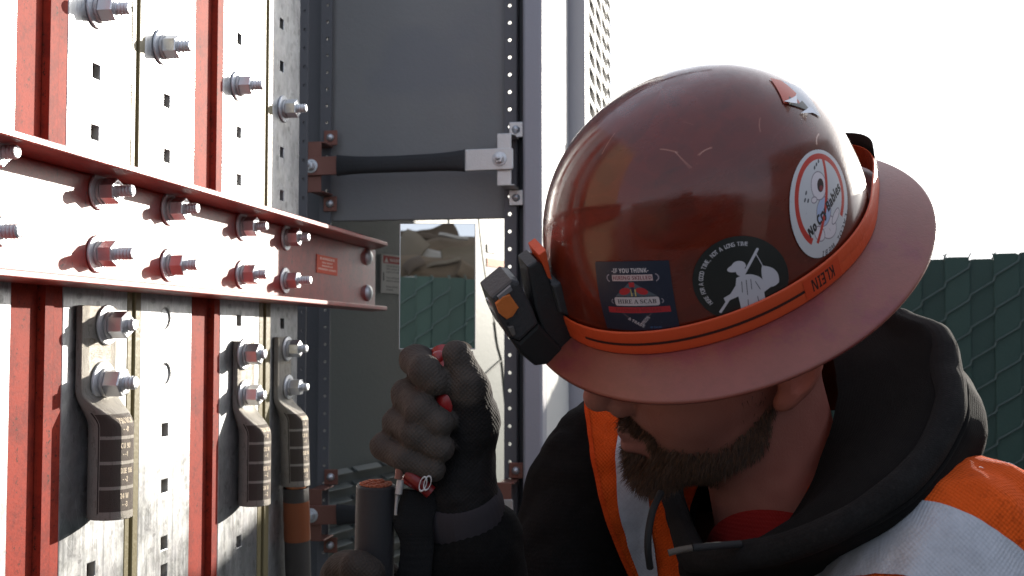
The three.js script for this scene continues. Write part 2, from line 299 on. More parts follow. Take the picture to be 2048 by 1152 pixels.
function lug(label, pxL, pxTop, pyTop, pyBend, pyBarrel, pyEnd, pxBarrel, wT, R, bolts, tilt = 0, barrelShift = 0) {
  const base = panelAt(pxL, pyTop), s0 = base.s, sm = s0 + wT / 2;
  const yTop = base.y, yAt = (py) => panelAt(pxL + 30, py, 0.02).y, yBend = yAt(pyBend), yBar = yAt(pyBarrel), yEnd = yAt(pyEnd);
  const o = panelThing('cable_lug', label, 'cable lug', sm, yEnd, 'two-hole cable lugs bolted to the bus bars');
  const th = 0.0075, rings = [];
  const ring = (y, cx, cz, hw, hd, e) => rings.push({ y: y - yEnd, cx, cz, hw, hd, e });
  ring(yTop, 0, th / 2 + 0.0005, wT / 2 * 0.9, th / 2 * 0.85, 8); ring(yTop - 0.0012, 0, th / 2 + 0.0005, wT / 2, th / 2, 8);
  ring(yBend + 0.006, 0, th / 2 + 0.0005, wT / 2, th / 2, 8);
  const N = 10; for (let i = 1; i <= N; i++) { const t = i / N, k = sstep(0, 1, t); ring(yBend + 0.004 + (yBar - yBend) * t, barrelShift * k, th / 2 + (R - th / 2) * k + 0.0006, wT / 2 + (R - wT / 2) * k, th / 2 + (R - th / 2) * k, 8 - 6 * Math.sqrt(k)); }
  for (let i = 1; i <= 8; i++) { const y = yBar + (yEnd - yBar) * i / 8; ring(y, barrelShift + tilt * (yBar - y), R + 0.0006, R, R, 2); }
  ring(yEnd - 0.0008, barrelShift + tilt * (yBar - yEnd), R + 0.0006, R * 0.96, R * 0.96, 2);
  ring(yEnd - 0.0006, barrelShift + tilt * (yBar - yEnd), R + 0.0006, R * 0.76, R * 0.76, 2);
  ring(yEnd + 0.03, barrelShift + tilt * (yBar - yEnd), R + 0.0006, R * 0.74, R * 0.74, 2); ring(yEnd + 0.031, barrelShift, R + 0.0006, 0.0002, 0.0002, 2);
  const n = 44, pos = [], uv = [], idx = [], sp = (v, e) => Math.sign(v) * Math.pow(Math.abs(v), 2 / e);
  const H = yTop - yEnd;
  ring; rings.unshift({ ...rings[0], hw: 0.0002, hd: 0.0002 });
  rings.forEach((r) => { for (let i = 0; i <= n; i++) { const a = i / n * 2 * Math.PI - Math.PI / 2; pos.push(r.cx + r.hw * sp(Math.sin(a + Math.PI / 2), r.e) * 1, r.y, r.cz + r.hd * sp(-Math.cos(a + Math.PI / 2), r.e)); uv.push(1 - i / n, r.y / H); } });
  for (let j = 0; j + 1 < rings.length; j++) for (let i = 0; i < n; i++) { const a = j * (n + 1) + i, b = a + n + 1; idx.push(a, b, a + 1, b, b + 1, a + 1); }
  const g = new THREE.BufferGeometry(); g.setAttribute('position', new THREE.Float32BufferAttribute(pos, 3)); g.setAttribute('uv', new THREE.Float32BufferAttribute(uv, 2)); g.setIndex(idx); g.computeVertexNormals();
  part(o, 'lug_body', g, M.tinLug);
  for (const [px, py, R2, L, tn] of bolts) { const p = panelAt(px, py, th); bolt(o, p.s - sm, p.y - yEnd, th + 0.0005, R2, L, tn); }
  return { o, sm, yEnd, yBar, R };
}
lug('largest cable lug with stamped ink bands on the nearest plated bar', 150, 150, 610, 790, 868, 1045, 221, 0.058, 0.0195, [[212, 650, 0.0185, 0.029, 0.2], [203, 765, 0.0195, 0.034, 0.9]]);
lug('middle cable lug with an empty barrel beside the narrow red column', 464, 464, 682, 815, 880, 1014, 505, 0.050, 0.0188, [[486, 708, 0.019, 0.028, 0.5], [487, 790, 0.018, 0.027, 0.1]]);
const lug4 = lug('far cable lug crimped onto a dark cable with brown tape', 546, 546, 674, 800, 850, 976, 600, 0.046, 0.0185, [[573, 697, 0.0165, 0.028, 0.3], [575, 774, 0.0165, 0.028, 0.8]], 0.10, 0.004);
{ // cable hanging from the far lug
  const x0 = lug4.sm + 0.004 + 0.1 * (lug4.yBar - lug4.yEnd);
  const o = panelThing('power_cable', 'dark insulated cable with a brown tape band hanging from the far lug', 'cable', x0, 0);
  const zc = lug4.R + 0.0006, yE = lug4.yEnd, r = 0.0168;
  const pt = (d) => V(0.1 * d, yE - d, zc);
  const seg = (a, b, rr) => tube([pt(a), pt((a + b) / 2), pt(b)], rr, 12, 24);
  const grey = new THREE.MeshStandardMaterial({ color: new THREE.Color().setRGB(0.06, 0.055, 0.05), roughness: 0.5, bumpMap: T.fineBump, bumpScale: 0.0005 });
  part(o, 'copper_strands', seg(-0.012, 0.003, r * 0.8), M.copper);
  part(o, 'cable_jacket', [seg(0.003, 0.022, r), seg(0.07, 0.62, r)], grey);
  const bands = []; for (let i = 0; i < 4; i++) bands.push(seg(0.0205 + i * 0.0125, 0.0345 + i * 0.0125, r + 0.0004 + (i % 2) * 0.0003));
  part(o, 'tape_band', bands, new THREE.MeshStandardMaterial({ color: new THREE.Color().setRGB(0.24, 0.075, 0.03), roughness: 0.35 }), 'brown tape wrapped round the cable');
}

// ---------------------------------------------------------------- back frame with uprights, cover panel and bonding straps
const ZB = -1.8;
const bx = (px, z = ZB) => onZ(px, 677, z).x;
const frame = thing('steel_frame', 'dark grey steel frame with perforated uprights and a blank cover panel behind the man\'s hand', 'frame', V(0, 0, 0));
{
  const H = 2.75, upright = (x0, x1, z, r, label, hx, ys) => {
    const holes = []; for (const y of ys) holes.push(circle(hx, y, r, 12)); 
    return part(frame, 'upright', plate(rect(x0, 0.01, x1, H), holes, 0.004, 0.0006).translate(0, 0, z), M.darkPaint, label);
  };
  const yH = (py) => onZ(1018, py, ZB).y;
  const step = yH(70) - yH(104.5), ys = []; for (let y = yH(12); y > 0.2; y -= step) ys.push(y); for (let y = yH(12) + step; y < H - 0.1; y += step) ys.push(y);
  // right upright (holes), its return, left upright
  upright(bx(1009), bx(1034), ZB, 0.0031, 'right upright with a row of round holes', bx(1020), ys);
  part(frame, 'upright_return', box(0.004, H, 0.09, bx(1034) - 0.001, H / 2, ZB - 0.045), M.darkPaint);
  part(frame, 'recess_shade_strip', box(bx(1045) - bx(1035), H, 0.03, (bx(1035) + bx(1045)) / 2, H / 2, ZB - 0.03), paint([0.05, 0.05, 0.055], 0.5));  // near-black strip painted for the shade in the recess
  upright(bx(638), bx(661), ZB, 0.0026, 'left upright with a row of small holes', bx(652), ys.map((y) => y - 0.012));
  part(frame, 'upright_return', box(0.004, H, 0.022, bx(638) + 0.002, H / 2, ZB - 0.013), M.darkPaint);
  // channel behind the far end of the bars
  const z2 = -1.62;
  const ys2 = ys.map((y) => y * 1 + 0.01);
  { const holes = ys2.map((y) => circle(bx(606, z2), y, 0.0024, 8, 0.003)); part(frame, 'upright', plate(rect(bx(590, z2), 0.01, bx(613, z2), H), holes, 0.004, 0.0006).translate(0, 0, z2), M.darkPaint, 'narrow dark upright beside the far bus bar'); }
  part(frame, 'side_sheet', box(0.5, H, 0.004, bx(638) - 0.25, H / 2, ZB - 0.02), M.darkPaint);
  // cover panel
  const yc = onZ(835, 441, ZB - 0.02).y;
  part(frame, 'cover_panel', box(bx(1012) - bx(655), H - yc, 0.012, (bx(655) + bx(1012)) / 2, (H + yc) / 2, ZB - 0.014, 0.002), M.panelPaint, 'blank grey cover panel');
  part(frame, 'cross_rail', box(1.6, 0.06, 0.06, -0.8, H - 0.03, ZB + 0.1), M.darkPaint);
}
function strap(label, pyL, pyR, reddish) {
  const zf = ZB + 0.055, o = thing('bonding_strap', label, 'bonding strap', V(0, 0, 0), 'black sleeved straps across the frame opening');
  const L = onZ(612, pyL, zf), R = onZ(1027, pyR, zf), dir = R.clone().sub(L), len = dir.length(), ang = Math.atan2(dir.y, dir.x);
  const g = new THREE.Group(); g.name = 'strap_bar'; g.position.copy(L); g.rotation.z = ang; o.add(g);
  const w = 0.031, a = len * 0.17, b = len * 0.765;
  part(g, 'end_plate', plate(roundRect(0, -w / 2, a, w / 2, 0.003), [], 0.006, 0.001), M.reddishMetal, 'reddish end plate of the strap');
  part(g, 'end_plate', plate(roundRect(b - 0.004, -w / 2 - 0.002, len, w / 2 + 0.002, 0.003), [], 0.006, 0.001), M.zincDull);
  // sleeve: flattened, swollen at the ends
  const n = 28, rings = 26, pos = [], uv = [], idx = [];
  for (let j = 0; j <= rings; j++) { const t = j / rings, x = a - 0.004 + (b - a + 0.008) * t, e = Math.max(Math.exp(-t * 9), Math.exp(-(1 - t) * 7)), hw = 0.0138 + 0.0044 * e + 0.0006 * n3(t * 9, 1, 2), hd = 0.0085 - 0.0015 * e, dy = -0.0015 * Math.sin(t * Math.PI);
    for (let i = 0; i <= n; i++) { const q = i / n * 2 * Math.PI; pos.push(x, dy + hw * Math.sign(Math.sin(q)) * Math.pow(Math.abs(Math.sin(q)), 0.75), 0.003 + hd * Math.sign(Math.cos(q)) * Math.pow(Math.abs(Math.cos(q)), 0.75)); uv.push(x, i / n * 0.08); } }
  for (let j = 0; j < rings; j++) for (let i = 0; i < n; i++) { const p = j * (n + 1) + i, q = p + n + 1; idx.push(p, q, p + 1, q, q + 1, p + 1); }
  const sg = new THREE.BufferGeometry(); sg.setAttribute('position', new THREE.Float32BufferAttribute(pos, 3)); sg.setAttribute('uv', new THREE.Float32BufferAttribute(uv, 2)); sg.setIndex(idx); sg.computeVertexNormals();
  part(g, 'black_sleeve', sg, M.rubber, 'black heat shrink sleeve');
  // hat brackets behind both ends
  const bracket = (p, x, mat, side) => {
    const c = new THREE.Group(); c.name = 'hat_bracket'; c.position.set(x, p.y, 0); o.add(c);
    const bw = 0.024, hh = 0.043, t = 0.003, zo = zf - 0.0032, zi = ZB + 0.0055;
    const dxTab = side * 0.012;
    part(c, 'bracket_face', box(bw, hh * 2, t, 0, 0, zo), mat);
    for (const k of [-1, 1]) {
      part(c, 'bracket_leg', box(bw, t, zo - zi, dxTab * 0.35, k * (hh - t / 2), (zo + zi) / 2 - 0.001), mat);
      part(c, 'bracket_tab', box(bw, 0.026, t, dxTab, k * (hh + 0.013 + 0.001), zi + t / 2), mat);
      part(c, 'tab_bolt', toZ(new THREE.LatheGeometry([[0, 0], [0.0068, 0], [0.0068, 0.002], [0.0052, 0.0035], [0.0048, 0.006], [0, 0.0075]].map(([q, r]) => new THREE.Vector2(q, r)), 14)).translate(dxTab, k * (hh + 0.014), zi + t), M.zinc);
    }
  };
  bracket(L, L.x + 0.014, M.reddishMetal, 1); bracket(R, R.x - 0.016, reddish ? M.reddishMetal : M.zincDull, 1);
  for (const x of [0.011, len - 0.022]) { const q = bolt(g, x, 0, 0.006, 0.0118, 0.022, x * 9); }
}
strap('upper black sleeved strap with bare metal right end across the grey cover panel', 334, 318);
strap('lower black sleeved strap partly hidden by the held cable end', 1030, 1020, true);

// ---------------------------------------------------------------- vented cabinet to the right, seen along its side
{
  const o = thing('vented_cabinet', 'tall pale cabinet with slotted vents behind the hard hat', 'cabinet', V(0, 0, 0));
  const H = 2.75, zA = ZB + 0.035, x0 = bx(1045, zA), x1 = bx(1085, zA);
  part(o, 'front_post', box(x1 - x0, H, 0.05, (x0 + x1) / 2, H / 2, zA - 0.025, 0.006), M.shadePaint, 'shaded front post');
  // +x side wall: z from zA to far; second section stands proud
  const zS = onX(1131, 677, x1).z, zT = onX(1142, 677, x1).z, x2 = bx(1172, zT), zE = onX(1226, 677, x2).z;
  part(o, 'side_panel', box(0.012, H, (zA - 0.05) - zS - 0.0, x1 - 0.0065, H / 2, (zA - 0.05 + zS) / 2, 0.003), M.sunlitPaint);
  part(o, 'side_strip', box(0.010, H, zS - zT - 0.006, x1 - 0.0085, H / 2, (zS + zT) / 2 + 0.003, 0.003), M.sunlitPaint);
  part(o, 'rear_post', box(x2 - x1 + 0.012, H - 0, 0.03, (x1 + x2) / 2 - 0.006, H / 2, zT - 0.015, 0.004), M.shadePaint, 'second shaded post');
  part(o, 'joint_gasket', box(0.008, H, 0.010, x1 - 0.012, H / 2, zT + 0.003), M.slotDark);
  // vent panel with elongated holes
  const z0v = zT - 0.03, len = z0v - zE, holes = [];
  for (const [c, px] of [1186, 1199, 1211, 1221].entries()) {
    const sA = z0v - onX(px - 6.4 + c * 0.5, 677, x2).z, sB = z0v - onX(px + 6.4 - c * 0.5, 677, x2).z, D = 2.3 + 0.15 * c;
    for (let r = -8; r < 26; r++) { const cy = onX(1186, 20, x2).y - r * 0.0372 - (c % 2) * 0.0186; holes.push(roundRect(sA, cy - 0.0142, sB, cy + 0.0142, 0.013)); }
  }
  part(o, 'vent_panel', plate(rect(0, 0.01, len, H), holes, 0.0008, 0.0001).rotateY(Math.PI / 2).translate(x2 - 0.0008, 0, z0v), M.sunlitPaint);
  part(o, 'vent_dark_sheet', box(0.004, H * 0.5, len + 0.03, x2 - 0.0085, H * 0.72, zT - 0.03 - len / 2 - 0.015), M.slotDark);  // near-black sheet stands in for the shade inside the vents
  part(o, 'hinge', box(0.014, 0.02, 0.012, x2 + 0.004, onX(1150, 262, x2).y, zT + 0.004), M.zincDull);
}

// ---------------------------------------------------------------- green grey enclosure beyond the opening
{
  const az = 15 * Math.PI / 180, p0 = V(onZ(800, 677, -2.2).x, 0, -2.2);
  const o = thing('equipment_enclosure', 'grey green equipment enclosure with louvres seen through the frame opening', 'enclosure', p0, undefined, Math.PI / 2 - az);
  // local: x = along the wall to the right, z = towards us
  const xd = V(Math.sin(az), 0, -Math.cos(az)), nd = V(Math.cos(az), 0, Math.sin(az));
  const loc = (px, py, out = 0) => { const q = onPlane(px, py, p0.clone().addScaledVector(nd, out), nd).sub(p0); return { x: q.dot(xd), y: q.y }; };
  const H = 2.55;
  part(o, 'enclosure_wall', box(2.2, H, 0.02, -0.2, H / 2, -0.01, 0.003), M.greenGrey);
  part(o, 'enclosure_roof', box(2.24, 0.03, 0.8, -0.2, H + 0.015, -0.4, 0.004), M.greenGrey);
  part(o, 'enclosure_end', box(0.02, H, 0.78, 0.89, H / 2, -0.41, 0.003), M.greenGrey); part(o, 'enclosure_end', box(0.02, H, 0.78, -1.29, H / 2, -0.41, 0.003), M.greenGrey);
  const yl = loc(720, 935).y;
  const lg = boxUV(new THREE.CylinderGeometry(0.009, 0.009, 0.075, 10, 1, false, 0, Math.PI).rotateZ(Math.PI / 2));
  const lv = merge([box(0.088, 0.0035, 0.016, 0, 0.004, 0.007, 0.001).rotateX(0.5), box(0.088, 0.0025, 0.010, 0, -0.004, 0.004, 0.001)]);
  for (let c = -3; c < 6; c++) for (let r = 0; r < 18; r++) {
    const m = part(o, 'louvre', lv, M.greenGrey); m.position.set(-0.24 + c * 0.104, yl - r * 0.0265, 0.001);
  }
  // warning label
  const a = loc(760, 507), b = loc(818, 590);
  const t = canvasTex(256, 320, (g, w, h) => {
    g.fillStyle = '#d8d8d2'; g.fillRect(0, 0, w, h); g.fillStyle = '#b3302a'; g.fillRect(14, 8, w - 22, 64); g.fillStyle = '#f0e6e0'; g.beginPath(); g.moveTo(24, 64); g.lineTo(42, 22); g.lineTo(60, 64); g.fill(); g.font = 'bold 36px sans-serif'; g.fillText('WARNING', 70, 56, 170);
    g.fillStyle = '#30322f'; g.font = '21px sans-serif'; ['Hazardous voltage.', 'Will cause severe', 'injury or death.', '', 'Turn off power', 'before service.', '', 'Keep doors', 'closed.'].forEach((s, k) => g.fillText(s, 40, 100 + k * 25)); g.fillRect(14, 150, 8, 70);
  });
  part(o, 'warning_label', box(b.x - a.x, a.y - b.y, 0.0012, (a.x + b.x) / 2, (a.y + b.y) / 2, 0.0012, 0.0002).clone(), new THREE.MeshStandardMaterial({ color: 0xd8d8d2, roughness: 0.6 }));
  const face = new THREE.PlaneGeometry(b.x - a.x - 0.002, a.y - b.y - 0.002).translate((a.x + b.x) / 2, (a.y + b.y) / 2, 0.0032);
  part(o, 'label_print', face, new THREE.MeshStandardMaterial({ map: t, roughness: 0.6 }), 'warning label with a red header');
  const c1 = loc(973, 519), c2 = loc(1012, 535);
  part(o, 'orange_mark', box(c2.x - c1.x, 0.02, 0.001, (c1.x + c2.x) / 2, (c1.y + c2.y) / 2, 0.001, 0.0003), paint([0.7, 0.2, 0.05], 0.6), 'orange sticker on the sunlit wall');
  const d1 = loc(976, 500);
  part(o, 'small_plate', box(0.05, 0.02, 0.002, d1.x + 0.018, d1.y + 0.004, 0.0015), M.sunlitPaint);
  // wire pieces near the wall stand in for a cast cable shadow
  const w = thing('cable_shadow', 'thin grey wire pieces standing in for a cast cable shadow on the sunlit enclosure wall', 'shadow_tube', p0, undefined, Math.PI / 2 - az);
  const wp = (px, py) => { const q = loc(px, py, 0.03); return V(q.x, q.y, 0.03); };
  const wm = new THREE.MeshStandardMaterial({ color: new THREE.Color().setRGB(0.26, 0.265, 0.25), roughness: 0.6 });
  part(w, 'thin_shadow', tube([wp(955, 380), wp(958, 450), wp(972, 560), wp(985, 620), wp(989, 650)], 0.0016, 30, 8), wm);
  part(w, 'thick_shadow', [tube([wp(988, 645), wp(994, 690), wp(1002, 720), wp(1007, 770), wp(1014, 850), wp(1016, 960)], 0.0036, 30, 8), tube([wp(1000, 722), wp(985, 735), wp(967, 752)], 0.0036, 14, 8)], wm);
}

// ---------------------------------------------------------------- slatted chain link fences
function fence(label, p0, dir, n, h, flip = false) {                      // p0: left end on the ground as seen, dir: unit vector along the fence
  const o = thing('slat_fence', label, 'fence', p0, undefined, Math.atan2(-dir.z, dir.x));
  const sp = 0.0605, mats = [0, 1, 2].map((k) => new THREE.MeshStandardMaterial({ color: new THREE.Color().setRGB(0.013 + 0.003 * k, 0.044 + 0.006 * k, 0.036 + 0.005 * k), roughness: 0.55, bumpMap: T.paintBump, bumpScale: 0.0006 }));
  const geos = [0, 1, 2].map((k) => { const g = plate([...roundRect(-0.0312, 0.03, 0.0312, h - 0.003 * k, 0.009)], [], 0.006, 0.001); return g; });
  for (let i = 0; i < n; i++) { const m = part(o, 'slat', geos[Math.floor(rnd() * 3)], mats[Math.floor(rnd() * 3)]); m.position.set((i + 0.5) * sp, (rnd() - 0.5) * 0.012, (i % 2 ? 0.004 : -0.003) - 0.005); }
  // wires: a rising run in front of each slat, a short twist in each gap
  const pitch = 0.0865, rise = 0.036, seg = [], wr = 0.0026;
  const rod = (a, b) => { const d = b.clone().sub(a), g = new THREE.CylinderGeometry(wr, wr, d.length(), 5, 1, true); g.applyQuaternion(new THREE.Quaternion().setFromUnitVectors(V(0, 1, 0), d.clone().normalize())); g.translate((a.x + b.x) / 2, (a.y + b.y) / 2, (a.z + b.z) / 2); return g; };
  for (let i = 0; i < n; i++) for (let k = -n; k * pitch < h; k++) {
    const y0 = k * pitch + i * (rise + 0.0145), x = i * sp;
    const xa = flip ? x + sp - 0.002 : x + 0.002, xb = flip ? x + 0.002 : x + sp - 0.002, yy = flip ? k * pitch + (n - i) * (rise + 0.0145) : y0; if (yy < 0.02 || yy + rise > h - 0.004) continue;
    seg.push(rod(V(xa, yy, 0.0125), V(xb, yy + rise, 0.0125)), rod(V(xb, yy + rise, 0.0125), V(xb + (flip ? -0.004 : 0.004), yy + rise + 0.0145, 0.009)));
    seg.push(rod(V(xa, yy + rise, -0.012), V(xb, yy, -0.012)));
  }
  for (let i = 0; i < n; i++) { const x = i * sp; seg.push(rod(V(x - 0.004, h - 0.012, 0), V(x + 0.005, h + 0.003 + rnd() * 0.004, 0.002))); if (i % 2) seg.push(rod(V(x + 0.005, h - 0.012, 0.002), V(x - 0.004, h + 0.004, 0))); }
  part(o, 'wire_mesh', seg, new THREE.MeshStandardMaterial({ color: new THREE.Color().setRGB(0.07, 0.10, 0.095), metalness: 0.1, roughness: 0.5 }));
  for (let x = -0.03; x < n * sp + 0.5; x += 2.4) part(o, 'fence_post', new THREE.CylinderGeometry(0.03, 0.03, h, 18).translate(x, h / 2, -0.055), M.zincDull);
  part(o, 'top_rail', toX(new THREE.CylinderGeometry(0.021, 0.021, n * sp + 0.1, 16)).translate(n * sp / 2, h - 0.05, -0.04), M.zincDull);
  return o;
}
{
  const q = onPlane(1950, 510, atD(1950, 510, 2.95), V(0, 0, 1));
  const d = V(0.978, 0, 0.208);
  const h = q.y, p0 = V(q.x, 0, q.z).addScaledVector(d, -0.62);
  fence('green slatted chain link fence behind the man\'s back at the right', p0, d, 56, h);
}
const FR = 2.2;                                                       // the fence behind the photographer, seen in the hand mirror
fence('green slatted chain link fence that shows in the hand mirror', V(2.4, 0, FR), V(-1, 0, 0), 76, 1.885, true);
// the hand mirror's plane (the mirror itself is built further down) and where its line of sight goes
const MC = atD(875, 572, 0.885), MN = (() => { const dv = MC.clone().sub(camera.position).normalize(); return V(0.12, EYE + 0.25, FR).sub(MC).normalize().sub(dv).normalize(); })();
const seenInMirror = (px, py, z) => { const p = onPlane(px, py, MC, MN), r = p.clone().sub(camera.position).normalize().reflect(MN); return p.addScaledVector(r, (z - p.z) / r.z); };
// heap of cardboard behind that fence
{
  const kraft = [[0.10, 0.072, 0.047], [0.065, 0.047, 0.033], [0.12, 0.098, 0.072], [0.25, 0.235, 0.215]].map((c) => new THREE.MeshStandardMaterial({ color: new THREE.Color().setRGB(...c), roughness: 0.85, side: THREE.DoubleSide, bumpMap: T.fineBump, bumpScale: 0.0008 }));
  const cb = (label, x, y, z, w, h, rx, ry, rz, m, bend) => {
    const o = thing('cardboard_sheet', label, 'cardboard', V(x, y, z), 'flattened cardboard heaped behind the mirrored fence');
    o.rotation.set(rx, ry, rz);
    const g = new THREE.BoxGeometry(w, h, 0.007, 16, 12, 1), p = g.attributes.position;
    for (let i = 0; i < p.count; i++) { const a = p.getX(i), b = p.getY(i); p.setZ(i, p.getZ(i) + bend * (a * a / w) + 0.02 * n3(a * 7 + x * 9, b * 7, z * 5) + Math.max(0, Math.abs(b) - h * 0.3) * 0.5 * Math.sign(bend)); p.setY(i, b + 0.02 * n3(a * 9, x * 8, 3)); p.setX(i, a + 0.015 * n3(b * 11, x * 5, 8)); }
    g.computeVertexNormals(); part(o, 'sheet', g, kraft[m]);
  };
  const at = (label, px, py, dz, wpx, hpx, rx, ry, rz, m, bend) => { const z = FR + dz, p = seenInMirror(px, py, z), k = (0.885 + z + 0.87) / F; cb(label, p.x, p.y, z, wpx * k, hpx * k, rx, ry, rz, m, bend); };
  at('broad brown cardboard sheet along the top of the mirrored fence', 850, 535, 0.10, 150, 50, 0.25, 0.15, -0.10, 0, 0.12);
  at('grey tan cardboard sheet at the right of the mirrored heap', 925, 530, 0.14, 90, 66, 0.3, -0.3, 0.25, 2, -0.2);
  at('pale torn cardboard piece in the middle of the mirrored heap', 868, 508, 0.20, 82, 24, 0.3, 0.1, -0.12, 3, 0.6);
  at('tan cardboard sheet leaning at the left of the mirrored heap', 812, 502, 0.22, 62, 70, 0.25, 0.5, -0.75, 2, 0.25);
  at('long brown cardboard flap sloping at the right of the mirrored heap', 905, 490, 0.28, 120, 36, 0.5, -0.1, 0.10, 0, 0.2);
  at('brown peaked cardboard sheet at the top of the mirrored heap', 866, 480, 0.36, 110, 50, 0.2, -0.2, 0.45, 1, -0.2);
  at('dark cardboard flap at the top left of the mirrored heap', 835, 472, 0.34, 80, 12, 0.3, 0.1, -0.22, 1, 0.1);
  at('pale strip painted as a sunlit cardboard edge at the upper right of the mirrored heap', 905, 472, 0.24, 60, 7, 0.6, 0.05, -0.25, 3, 0.1);  // pale colour stands for sunlight on the edge of a flap
  at('small torn brown cardboard piece above the mirrored fence', 830, 530, 0.06, 40, 26, 0.3, 0.3, 0.5, 1, 0.6);
  at('folded tan cardboard flap low at the right of the mirrored heap', 935, 545, 0.06, 44, 34, 0.2, -0.5, -0.3, 0, 0.5);
  at('thin bent cardboard strip lying across the mirrored heap', 885, 522, 0.08, 70, 8, 0.4, 0.2, 0.18, 2, 0.4);
  at('wide brown cardboard sheet behind the mirrored heap', 880, 515, 0.50, 260, 70, 0.1, 0, 0.16, 1, 0.1);
}
{ // generator added out of view to shade the fence in the mirror
  const o = thing('added_shade_box', 'added unseen generator housing outside the right edge of the picture', 'generator', V(3.3, 0, -0.6));
  part(o, 'shade_box_shell', box(1.9, 3.0, 3.0, 0, 1.6, 0, 0.03), paint([0.40, 0.38, 0.33], 0.55)); part(o, 'shade_box_skid', box(1.8, 0.1, 2.9, 0, 0.05, 0, 0.01), M.darkPaint);
  part(o, 'shade_box_door', box(0.012, 2.4, 1.1, -0.955, 1.5, 0.4, 0.004), paint([0.40, 0.38, 0.33], 0.5));
}

// ---------------------------------------------------------------- implicit surfaces
function meshSDF(f, lo, hi, cell, smooth = 0) {                       // naive surface nets with gradient normals
  const nx = Math.ceil((hi[0] - lo[0]) / cell) + 1, ny = Math.ceil((hi[1] - lo[1]) / cell) + 1, nz = Math.ceil((hi[2] - lo[2]) / cell) + 1;
  const v = new Float32Array(nx * ny * nz), at = (i, j, k) => i + nx * (j + ny * k);
  for (let k = 0; k < nz; k++) for (let j = 0; j < ny; j++) for (let i = 0; i < nx; i++) v[at(i, j, k)] = f(lo[0] + i * cell, lo[1] + j * cell, lo[2] + k * cell);
  const id = new Int32Array(nx * ny * nz).fill(-1), pos = [], idx = [];
  const C = [[0, 0, 0], [1, 0, 0], [0, 1, 0], [1, 1, 0], [0, 0, 1], [1, 0, 1], [0, 1, 1], [1, 1, 1]], E = [[0, 1], [2, 3], [4, 5], [6, 7], [0, 2], [1, 3], [4, 6], [5, 7], [0, 4], [1, 5], [2, 6], [3, 7]];
  for (let k = 0; k < nz - 1; k++) for (let j = 0; j < ny - 1; j++) for (let i = 0; i < nx - 1; i++) {
    const q = C.map(([a, b, c]) => v[at(i + a, j + b, k + c)]); let s = 0; for (let c = 0; c < 8; c++) if (q[c] < 0) s++;
    if (s === 0 || s === 8) continue;
    let x = 0, y = 0, z = 0, n = 0;
    for (const [a, b] of E) if ((q[a] < 0) !== (q[b] < 0)) { const t = q[a] / (q[a] - q[b]); x += C[a][0] + (C[b][0] - C[a][0]) * t; y += C[a][1] + (C[b][1] - C[a][1]) * t; z += C[a][2] + (C[b][2] - C[a][2]) * t; n++; }
    id[at(i, j, k)] = pos.length / 3; pos.push(lo[0] + (i + x / n) * cell, lo[1] + (j + y / n) * cell, lo[2] + (k + z / n) * cell);
  }
  const quad = (a, b, c, d, flip) => { if (a < 0 || b < 0 || c < 0 || d < 0) return; flip ? idx.push(a, c, b, a, d, c) : idx.push(a, b, c, a, c, d); };
  for (let k = 1; k < nz - 1; k++) for (let j = 1; j < ny - 1; j++) for (let i = 1; i < nx - 1; i++) {
    const s0 = v[at(i, j, k)] < 0;
    if (s0 !== (v[at(i + 1, j, k)] < 0)) quad(id[at(i, j - 1, k - 1)], id[at(i, j, k - 1)], id[at(i, j, k)], id[at(i, j - 1, k)], !s0);
    if (s0 !== (v[at(i, j + 1, k)] < 0)) quad(id[at(i - 1, j, k - 1)], id[at(i - 1, j, k)], id[at(i, j, k)], id[at(i, j, k - 1)], !s0);
    if (s0 !== (v[at(i, j, k + 1)] < 0)) quad(id[at(i - 1, j - 1, k)], id[at(i, j - 1, k)], id[at(i, j, k)], id[at(i - 1, j, k)], !s0);
  }
  const nrm = new Float32Array(pos.length), e = cell * 0.5;
  for (let p = 0; p < pos.length; p += 3) {
    let [x, y, z] = [pos[p], pos[p + 1], pos[p + 2]];
    for (let r = 0; r < 2; r++) {
      const gx = f(x + e, y, z) - f(x - e, y, z), gy = f(x, y + e, z) - f(x, y - e, z), gz = f(x, y, z + e) - f(x, y, z - e), l = Math.hypot(gx, gy, gz) || 1;
      nrm[p] = gx / l; nrm[p + 1] = gy / l; nrm[p + 2] = gz / l;
      if (!r) { const d = Math.max(-cell, Math.min(cell, f(x, y, z) / (l / (2 * e)))); x -= gx / l * d; y -= gy / l * d; z -= gz / l * d; pos[p] = x; pos[p + 1] = y; pos[p + 2] = z; }
    }
  }
  const g = new THREE.BufferGeometry(); g.setAttribute('position', new THREE.Float32BufferAttribute(pos, 3)); g.setAttribute('normal', new THREE.BufferAttribute(nrm, 3)); g.setIndex(idx); return g;
}
